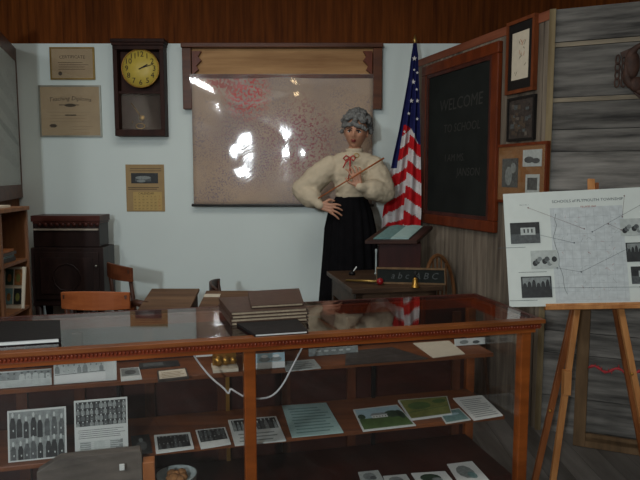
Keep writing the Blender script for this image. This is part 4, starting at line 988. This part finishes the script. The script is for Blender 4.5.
# upper shelf
stand('photograph', 'wide faded photograph propped at far left of upper shelf', 'photograph', -2, 52, 391, 369, SUW, SUb+.008, FM, lambda g, mb: (figures(g, mb, 1, 8, 3, [3, 4, 2], .0003, .0, .45, 1, .95, seed=13), g.rect(mb, 4, .03, .05, .97, .42, .0004)))
stand('photograph', 'bright white photograph page standing on upper shelf above the team sheet', 'photograph', 54, 117, 386.5, 359.5, SUW, SUb+.008, FM, lambda g, mb: (figures(g, mb, 1, 9, 4, [3, 4, 3], .0003, .02, .48, .8, .95, seed=14), g.rect(mb, 5, .02, .05, .82, .42, .0004), g.line(mb, 2, (.02, .42), (.82, .5), .002, .0006)))
card('photograph', 'small grey photograph lying at right end of the bright page', 'photograph', ((121, 380.5), (142, 378.5), (139, 367), (120, 368.5)), SUW, ['offwhite', 'g2', 'g1'], lambda g, mb: (g.rect(mb, 1, .05, .3, .95, .95, .0003), g.ell(mb, 2, .5, .6, .3, .2, .0005)))
card('plaque', 'cream plaque in thin dark frame lying on upper shelf', 'plaque', ((158, 380.5), (189, 377), (186, 367.5), (157, 370.5)), SUW, ['leather', 'cardcream', 'inks'], lambda g, mb: (g.rect(mb, 1, .05, .1, .95, .9, .0003), textlines(g, mb, 2, 4, .1, .2, .9, .8, .0005)), th=.008)
card('photograph', 'dark wide photograph lying at the back of upper shelf above the plaque', 'photograph', ((139, 368.5), (180, 365), (178, 360), (139, 363)), SUW, ['g0', 'g1'], lambda g, mb: g.rect(mb, 1, .1, .2, .6, .8, .0004))
stand('card', 'white blank card propped above the brass mechanism', 'card', 196, 235, 363.5, 354.5, SUW+.066, SUb+.10, ['white', 'g3', 'offwhite'], lambda g, mb: textlines(g, mb, 1, 2, .1, .2, .9, .6, .0004), lean=.02)
# support block and brass works under that card
o = thing('brass_mechanism', 'small brass clockwork mechanism on pale block at left of central post', 'mechanism', K(a_mid-.1, SUb+.04, SU))
mb = MB(); a0_ = apx(213, SUb+.03); a1_ = apx(238, SUb+.03); kb(mb, (a0_, a1_), (SUb+.005, SUb+.075), (SU+.0005, SU+.01)); mb.build('block', 'cardcream', o)
for k in range(3):
    mb = MB(); cc = K(a0_+.018+k*.022, SUb+.025, SU+.028); mb.lathe(cc, [(.019-.003*k, 0), (.019-.003*k, .006), (.005, .007), (.005, .025), (.001, .025)], 14, cs*(1)); mb.build('gear', 'brass', o)
mb = MB(); kb(mb, (a0_+.002, a1_-.002), (SUb+.05, SUb+.056), (SU+.01, SU+.049)); mb.build('plate', 'brass', o)
stand('photograph', 'photograph of two figures with white lower margin right of the central post', 'photograph', 256, 285, 372, 352.5, SUW, SUb+.008, FM+['sky'], lambda g, mb: (g.rect(mb, 6, .0, .42, 1, 1, .0003), g.ell(mb, 3, .3, .6, .2, .16, .0005), g.ell(mb, 3, .7, .6, .2, .16, .0005), g.ell(mb, 5, .3, .8, .12, .1, .0007), g.ell(mb, 5, .7, .8, .12, .1, .0007), g.rect(mb, 5, .0, .02, 1, .38, .0004)))
card('paper_sheet', 'plain grey sheet lying flat on upper shelf near the hanging cable', 'paper', ((286, 371), (321, 367.5), (314, 359), (283, 361.5)), SUW, ['g3', 'g2'], P_(4, 1))
stand('photograph', 'grey-blue wide photograph propped at the middle of upper shelf', 'photograph', 309, 358, 362, 346, SUW, SUb+.1, FM, lambda g, mb: (g.rect(mb, 3, .0, .0, 1, 1, .0002), [g.ell(mb, 4, .2+.15*i, .62, .05, .14, .0005) for i in range(5)]))
card('leather_folder', 'dark crumpled leather folder lying on upper shelf', 'folder', ((345, 364.5), (428, 358), (392, 347), (346, 351)), SUW, ['leather', 'g1'], lambda g, mb: (g.line(mb, 1, (.1, .3), (.7, .6), .002, .0005), g.line(mb, 1, (.4, .2), (.9, .5), .002, .0005)), th=.005)
card('paper_sheet', 'blank cream sheet lying on upper shelf toward the right end', 'paper', ((433, 357.5), (465, 353.5), (449, 340.5), (413, 343)), SUW+.0, ['cardcream', 'g3'], P_(0), th=.003)
stand('photograph', 'pale glassy photograph propped at the right end of upper shelf', 'photograph', 455, 485, 347.5, 337.5, SUW, SUb+.1, FM, lambda g, mb: (g.ell(mb, 3, .3, .5, .15, .3, .0005), g.ell(mb, 2, .7, .4, .12, .25, .0005)))
# deck
for pix, lab, m in ((((362, 484), (385, 482), (378, 470), (358, 472)), 'small grey card, leftmost on the bottom deck', ['g3', 'g2', 'g1']), (((388, 487), (414, 486), (406, 474), (383, 476)), 'small grey photo card second from left on the bottom deck', ['offwhite', 'g2', 'g1']), (((420, 486), (456, 484), (445, 471), (411, 473)), 'white card with green picture on the bottom deck', ['white', 'treeg', 'g2']), (((459, 483), (494, 485), (472, 461), (447, 464)), 'white card with curled grey drawing, rightmost on the bottom deck', ['white', 'g2', 'teald'])):
    card('card', lab, 'card', pix, SLW, m, lambda g, mb: (g.ell(mb, 1, .45, .55, .3, .3, .0005), g.ell(mb, 2, .6, .4, .15, .15, .0007)), th=.004)
# grey board and block and tin at left of the deck
ab0, ab1 = apx(33, OV+.03), apx(140, OV+.03)
pz_ = un(WP(90, 456.5, K(0, OV+.03, 0), cs).z)
o = thing('wooden_box', 'grey-brown wooden box with small white tag inside case at lower left', 'box', K((ab0+ab1)/2, OV+.05, SL))
mb = MB(); a5 = apx(56, OV+.03); mb.prism([K(ab0, OV+.022, SL+.001), K(ab1, OV+.022, SL+.001), K(ab1, OV+.03, pz_-.012), K(ab1-.004, OV+.04, pz_), K(a5, OV+.04, pz_), K(ab0, OV+.03, pz_-.028)], cs*.04); mb.build('body', 'board2', o, bevel=.003)
tp = WP(122, 467, K(0, OV+.02, 0), cs); mb = MB(); mb.fbox(tp, ce, cs, Z, (-.008, .008), (-.004, .003), (-.01, .01)); mb.build('tag', 'white', o, label='small white tag')
a6, a7 = apx(140.7, OV+.04), apx(153, OV+.04); z7 = un(WP(147, 461, K(0, OV+.04, 0), cs).z); mb = MB(); kb(mb, (a6, a7), (OV+.03, OV+.07), (SL+.001, z7)); tag(mb.build('wooden_block', 'orange', bevel=.003), 'orange-brown wooden block wedged right of the grey-brown box', 'block')
tc_ = WP(176.5, 468, K(0, OV+.085, 0), cs); tc_.z = SLW+.001; zt_ = WP(176.5, 474, K(0, OV+.085, 0), cs).z
o = thing('enamel_tin', 'round pale enamel tin under middle shelf at lower left', 'tin', tc_)
rt = .07; mb = MB(); hgt = zt_-SLW; mb.lathe(tc_, [(rt*.96, 0), (rt, .005), (rt, hgt-.004), (rt*1.04, hgt), (rt*.97, hgt+.001), (rt*.95, hgt-.02), (.002, hgt-.022)], 32); mb.build('body', 'tin', o)
mb = MB()
for i in range(7): mb.ball(tc_+V((.022*math.cos(i*.9), .022*math.sin(i*.9), hgt-.012+.008*(i % 2))), (.019, .018, .015), 10, 6)
mb.ball(tc_+Z*(hgt-.002), (.012, .012, .014)); tag(mb.build('cloth_bundle', 'tan'), 'knobbly tan bundle sitting inside the round enamel tin', 'bundle')
# hanging cable
pl = K(0, OV+.04, 0)
def cpt(L): return [WP(x, y, pl, cs) for x, y in L]
def smooth_path(p, it=2):
    for _ in range(it):
        q = [p[0]]
        for a, b in zip(p[:-1], p[1:]): q += [a.lerp(b, .25), a.lerp(b, .75)]
        p = q+[p[-1]]
    return p
top_ = lambda x: (x, 352)
mb = MB(); mb.tube(smooth_path(cpt([(192, 352), (198, 362), (212, 379), (224, 388), (229, 395), (230, 388), (236, 392), (246, 398), (258, 399), (272, 397), (283, 385), (292, 367), (303, 346)])), .0034, 8); tag(mb.build('white_cable', 'cable'), 'thin white electric cable looping below the case cornice', 'cable')
# ------------------------------------------------------------------ things on the case top
def on_top(pix, z): return [WZ(x, y, z) for x, y in pix]
def album(name, label, pix, z, th, cover='album', group=None, tilt=0, pg='pages', cv=.0012):
    c = on_top(pix, z+th)
    for p in c: p.z = z+.0004
    up = V((0, 0, tilt)); f = Fr(c[0], c[1], c[2]+up, c[3]+up)
    if f.n.z < 0: f.n = -f.n
    o = thing(name, label, 'book', f.p(.5, .5), group)
    mb = MB(); f.slab(mb, 0, .01, .015, .97, .985, cv, th-cv); mb.build('pages', pg, o)
    mb = MB(); f.slab(mb, 0, 0, 0, 1, 1, 0, cv); f.slab(mb, 0, 0, 0, 1, 1, th-cv, th); f.slab(mb, 0, 0, 0, .012, 1, cv, th-cv); mb.build('cover', cover, o)
    return o
z = ZC
labs = ['brown album with pale page edges, lowest of the stack on the case', 'brown album, second from the bottom of the stack on the case', 'brown album, third from the bottom of the stack on the case', 'brown album at the top of the stack, under the tilted one']
for k in range(4):
    dx = (0, -.6, .5, -.4)[k]; th_ = .011
    album('album', labs[k], ((231+dx, 323-3.4*k), (309+dx, 318-3.3*k), (296+dx, 303.5-3.0*k), (219+dx, 307-3.1*k)), z, th_, group='stacked brown albums on the display case'); z += th_+.0003
album('album', 'tilted dark brown album lying across the back of the stack', ((251, 306), (304, 303), (299, 291), (248, 294)), z+.002, .01, 'album', tilt=.012)
album('album', 'black flat album with white page edge in front of the brown stack', ((255, 334.5), (308.5, 331), (297, 319), (236, 322.5)), ZC, .009, 'blackbook', pg='white', cv=.0016)
album('album', 'large black album with white page edge at the case left end', ((-26, 343.5), (61, 338), (60, 320), (-20, 322)), ZC, .016, 'blackbook', pg='white', cv=.002)
# ------------------------------------------------------------------ easel and poster
def rot_pt(px, py, Y): return W(px, py, Y)
YBt = 2.7; tiltk = .25
bl_, br_ = W(509.5, 307, YBt), None
hP = .44
# poster plane: bottom edge runs along ep, slightly turned to follow the wall
ep = V((.985, -.17, 0)).normalized(); np_ = V((ep.y, -ep.x, 0));
if np_.dot(CAM-bl_) < 0: np_ = -np_
upP = (Z-np_*tiltk).normalized()
tlp = WP(503, 194, bl_, (ep.cross(upP)).normalized()); hP = (tlp-bl_).length; wP = .8; upP = (tlp-bl_).normalized(); ep = upP.cross(np_).normalized(); ep = ep if ep.x > 0 else -ep
f = Fr(bl_, bl_+ep*wP, bl_+ep*wP+upP*hP, bl_+upP*hP)
po = thing('poster', 'white foam board with printed township map and old photographs on the easel', 'poster', f.p(.5, 0))
mb = MB(); f.slab(mb, 0, 0, 0, 1, 1, -.006, 0); mb.build('board', 'postw', po)
def fuv(x, y):
    p = WP(x, y, bl_, f.n); d = p-bl_; return d.dot(ep)/wP, d.dot(upP)/hP
def prect2(x0, y0, x1, y1): a = fuv(x0, y1); b = fuv(x1, y0); return a[0], a[1], b[0], b[1]
mb = MB(); u0, v0, u1, v1 = prect2(556, 205, 622, 302); f.slab(mb, 0, u0, .03, u1, v1, 0, .001); rd = random.Random(8)
for i in range(9): u = u0+(u1-u0)*(i+.5)/9; f.line(mb, 1, (u, .05), (u+rd.uniform(-.004, .004), v1-.02), .0008, .0013)
for i in range(11): v = .05+(v1-.07)*i/11; f.line(mb, 1, (u0+.01, v), (u1-.01, v+rd.uniform(-.01, .01)), .0008, .0013)
for i in range(60):
    u = rd.uniform(u0+.02, u1-.02); v = rd.uniform(.06, v1-.05); f.line(mb, 2 if i % 3 else 3, (u, v), (u+rd.uniform(-.02, .02), v+rd.uniform(-.03, .03)), .0008, .0015)
pts = [(u0+.03, .8)]
for i in range(14): pts.append((pts[-1][0]+rd.uniform(-.012, .014), pts[-1][1]-.05))
for a, b in zip(pts[:-1], pts[1:]): f.line(mb, 2, a, b, .0025, .0016)
mb.build('map', ['mapb', 'mapline', 'g2', 'redink'], po)
mb = MB()
c_ = fuv(587, 200.3); f.text(mb, 0, 'SCHOOLS of PLYMOUTH TOWNSHIP', c_[0], c_[1], .018, .0012); c_ = fuv(588, 206.5); f.text(mb, 1, 'VILLAGE 1860', c_[0], c_[1], .011, .0017)
c_ = fuv(524, 205); f.text(mb, 0, 'District No. 1', c_[0], c_[1], .007, .0008)
for x, y in ((524, 247), (545, 271.5), (536, 300)): c_ = fuv(x, y); textlines(f, mb, 0, 1, c_[0]-.03, c_[1]-.004, c_[0]+.03, c_[1]+.006, .0008)
mb.build('lettering', ['stringb', 'redink'], po)
def pic(x0, y0, x1, y1, kind):
    u0, v0, u1, v1 = prect2(x0, y0, x1, y1); mb = MB(); f.slab(mb, 3 if kind == 1 else 0, u0, v0, u1, v1, 0.0012, .003); du, dv = u1-u0, v1-v0; L = lambda a, b: (u0+du*a, v0+dv*b)
    if kind == 0:
        f.rect(mb, 1, *L(0, 0), *L(1, .45), .0032); f.rect(mb, 3, *L(.35, .4), *L(.85, .75), .0034); f.ell(mb, 0, *L(.25, .75), du*.25, dv*.15, .0033)
        for i in range(3): f.rect(mb, 0, *L(.45+i*.13, .5), *L(.5+i*.13, .68), .0036)
    elif kind == 1:
        for i in range(9): f.ell(mb, (0, 1, 2, 3)[i % 4], *L(.15+.09*i, .3+.2*((i*7) % 3)/2), du*.1, dv*.16, .0033+i*.0001)
    else:
        f.rect(mb, 2, *L(.05, .5), *L(.95, .95), .0032)
        for i in range(6): f.ell(mb, 0, *L(.12+.15*i, .5), du*.07, dv*(.2+.08*(i % 3)), .0034)
    mb.build('photograph', ['g0', 'g1', 'g2', 'g3'], po)
for a in ((511, 222, 539, 244, 0), (531.5, 250, 557, 269, 1), (522, 276, 551, 298, 2), (621, 218, 646, 236, 1), (627, 242, 650, 262, 2), (632, 266, 652, 284, 0)): pic(*a)
mb = MB()
for a, b, m in (((528, 208), (584, 229), 0), ((539, 235), (574, 243), 1), ((557, 268), (581, 272), 1), ((551, 288), (640, 287), 1), ((592, 232), (642, 204), 1), ((581, 272), (627, 249), 1), ((608, 224), (621, 230), 0), ((624, 196), (622, 217), 0)):
    f.line(mb, m, fuv(*a), fuv(*b), .0012, .004)
    for q in (a, b): f.ell(mb, m, *fuv(*q), .004, .006, .0042)
mb.build('strings', ['string', 'stringb'], po)
# easel
es = thing('easel', 'light wooden display easel holding the white poster', 'easel', V((f.p(.5, 0).x, YBt+.1, 0)))
back = -f.n
def behind(px, py, d): p = WP(px, py, bl_+back*d, f.n); return p
def leg(pa, pb, Ya, Yb, w, m, nm='leg', extra=1.0):
    a = pa; mb = MB(); mb.bar(a, pb, w, .018, X); return mb.build(nm, m, es, bevel=.002)
apex = behind(592, 180, .03)
def footp(px, py, Yf):     # ray through a pixel low in frame, continued to the floor
    return W(px, py, Yf)
def leg_to_floor(top, px, py, Yf, w, m, nm='leg'):
    p = W(px, py, Yf); t = (top.z-.0)/(top.z-p.z); foot = top+(p-top)*t
    mb = MB(); mb.bar(top, foot+Z*.004, w, .02, X); return mb.build(nm, m, es, bevel=.002)
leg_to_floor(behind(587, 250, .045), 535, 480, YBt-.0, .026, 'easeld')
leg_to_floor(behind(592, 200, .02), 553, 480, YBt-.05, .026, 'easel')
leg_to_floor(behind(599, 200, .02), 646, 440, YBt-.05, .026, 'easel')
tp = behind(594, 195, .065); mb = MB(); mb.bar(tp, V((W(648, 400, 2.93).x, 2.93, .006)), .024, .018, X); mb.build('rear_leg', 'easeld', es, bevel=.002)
mb = MB(); a, b = behind(592, 290, .02), behind(592, 178, .02); mb.bar(behind(591, 179, .035), behind(596, 300, .03), .03, .014, X); mb.build('mast', 'easel', es, bevel=.002)
mb = MB(); mb.bar(behind(596.5, 183, .035), behind(596.5, 200, .035), .012, .02, X); mb.build('top_clamp', 'easeld', es)
f0, f1 = fuv(545, 306)[0], 1.02
mb = MB(); mb.prism([f.p(f0, -.002, -.03), f.p(f1, -.002, -.03), f.p(f1, -.002, .022), f.p(f0, -.002, .022)], -Z*.016); f.slab(mb, 0, f0, -.002, f1, .02, .015, .022); mb.build('ledge', 'easel', es, bevel=.002)
mb = MB(); q = W(566, 382, YBt-.01); mb.fbox(q, X, Y_, Z, (-.016, .016), (-.022, .015), (-.055, .055)); mb.build('hinge_block', 'easel', es, bevel=.002)
for x, y in ((550, 411), (632, 374)): mb = MB(); mb.ball(W(x, y, YBt-.03), .007); mb.build('wing_nut', 'brass', es)
# old sash leaning behind easel
pS = P1+n2*.13
def s2(px, py): return WP(px, py, pS, n2)
bl2, br2 = s2(573, 438), s2(652, 449); zB = .18
a = V((bl2.x, bl2.y, 0)); b = a+e2*.5; topz = 1.15; tb = -n2*.09
ga = s2(573, 440); base = ga.z
f = Fr(a, b, b+Z*topz+tb, a+Z*topz+tb)
ws = thing('window_sash', 'old grey-brown wooden window sash leaning on the boards behind the easel', 'window sash', f.p(.5, 0))
bu = .06/f.w; vb = (s2(575, 432).z)/topz
if f.n.dot(n2) < 0: f.n = -f.n
for u in (0, 1-bu): mb = MB(); f.slab(mb, 0, u, 0, u+bu, 1, 0, .03); mb.build('stile', 'sash', ws, bevel=.003)
for v0, v1 in ((0, .05), (vb-.03, vb+.005), (.95, 1)): mb = MB(); f.slab(mb, 0, bu, v0, 1-bu, v1, .002, .028); mb.build('rail', 'sash', ws, bevel=.002)
mb = MB(); f.slab(mb, 0, bu, .05, 1-bu, vb-.03, .008, .016); mb.build('lower_panel', 'cabred', ws)
rl_ = s2(612, 371).z/topz
mb = MB(); rd = random.Random(5)
gp = [f.p(bu+(1-2*bu)*i/24, rl_+.012*math.sin(i*.9), .03) for i in range(25)]
mb.tube(gp, [.005+.004*(i % 2) for i in range(25)], 6)
for i in range(1, 24): mb.tube([gp[i], gp[i]+Z*rd.uniform(-.02, .025)+n2*.006], [.004, .001], 5)
tag(mb.build('red_garland', 'pink'), 'thin red garland strung across the leaning window sash', 'garland')
# ------------------------------------------------------------------ added window, unseen behind the camera, + assumed and fill lights
mb = MB(); mb.box((-1.5, YB-.04, 1.35), (-1.45, YB-.005, 2.35)); mb.box((-.35, YB-.04, 1.35), (-.3, YB-.005, 2.35)); mb.box((-1.45, YB-.04, 1.35), (-.35, YB-.005, 1.4)); mb.box((-1.45, YB-.04, 2.3), (-.35, YB-.005, 2.35))
struct(mb.build('added_window_1', 'framewood'))  # unseen window frame, added around the assumed light
def area(name, loc, rot, sx, sy, pw, col):
    l = bpy.data.lights.new(name, 'AREA'); l.shape = 'RECTANGLE'; l.size = sx; l.size_y = sy; l.energy = pw; l.color = col
    o = bpy.data.objects.new(name, l); C.objects.link(o); o.location = loc; o.rotation_euler = rot; return o
def point(name, loc, pw, col, r=.05):
    l = bpy.data.lights.new(name, 'POINT'); l.energy = pw; l.color = col; l.shadow_soft_size = r
    o = bpy.data.objects.new(name, l); C.objects.link(o); o.location = loc; return o
area('ceiling_fill', (-.6, 2.9, 2.86), (0, 0, 0), 1.6, 1.0, 20, (1, .96, .9))  # unseen soft fill added under the ceiling to brighten the back wall
area('ceiling_fill', (-2.0, -.5, 2.84), (math.radians(35), 0, math.radians(-20)), .5, .5, 45, (.95, .98, 1))  # added frontal fill, unseen, high behind the camera; stronger left one
area('ceiling_fill', (1.9, -.7, 2.84), (math.radians(35), 0, math.radians(20)), .6, .6, 14, (.95, .98, 1))  # weaker added fill, also unseen, high behind the camera at right
area('assumed_glint_light', (-.93, YB+.02, 1.88), (math.radians(90), 0, 0), .12, .16, 66, (.86, .95, 1))  # added light, assumed unseen source; small for map glints, also brightens back wall
point('assumed_bulb', (-.35, -.3, 2.7), 4, (1, .72, .4), .07)  # assumed unseen warm lamp, added for yellow glints on the map plastic
point('assumed_flash', (.06, -.03, 1.5), 2.2, (.95, .97, 1), .02)  # assumed weak flash beside the lens, added for small frontal glints
w = bpy.data.worlds.new('world'); bpy.context.scene.world = w; w.use_nodes = True; w.node_tree.nodes['Background'].inputs[0].default_value = (.5, .6, .7, 1); w.node_tree.nodes['Background'].inputs[1].default_value = .0
vs_ = bpy.context.scene.view_settings; vs_.view_transform = 'Standard'; vs_.look = 'None'; vs_.gamma = 1; vs_.exposure = 0; vs_.use_curve_mapping = False
bpy.context.scene.cycles.max_bounces = 10; bpy.context.scene.cycles.transparent_max_bounces = 24
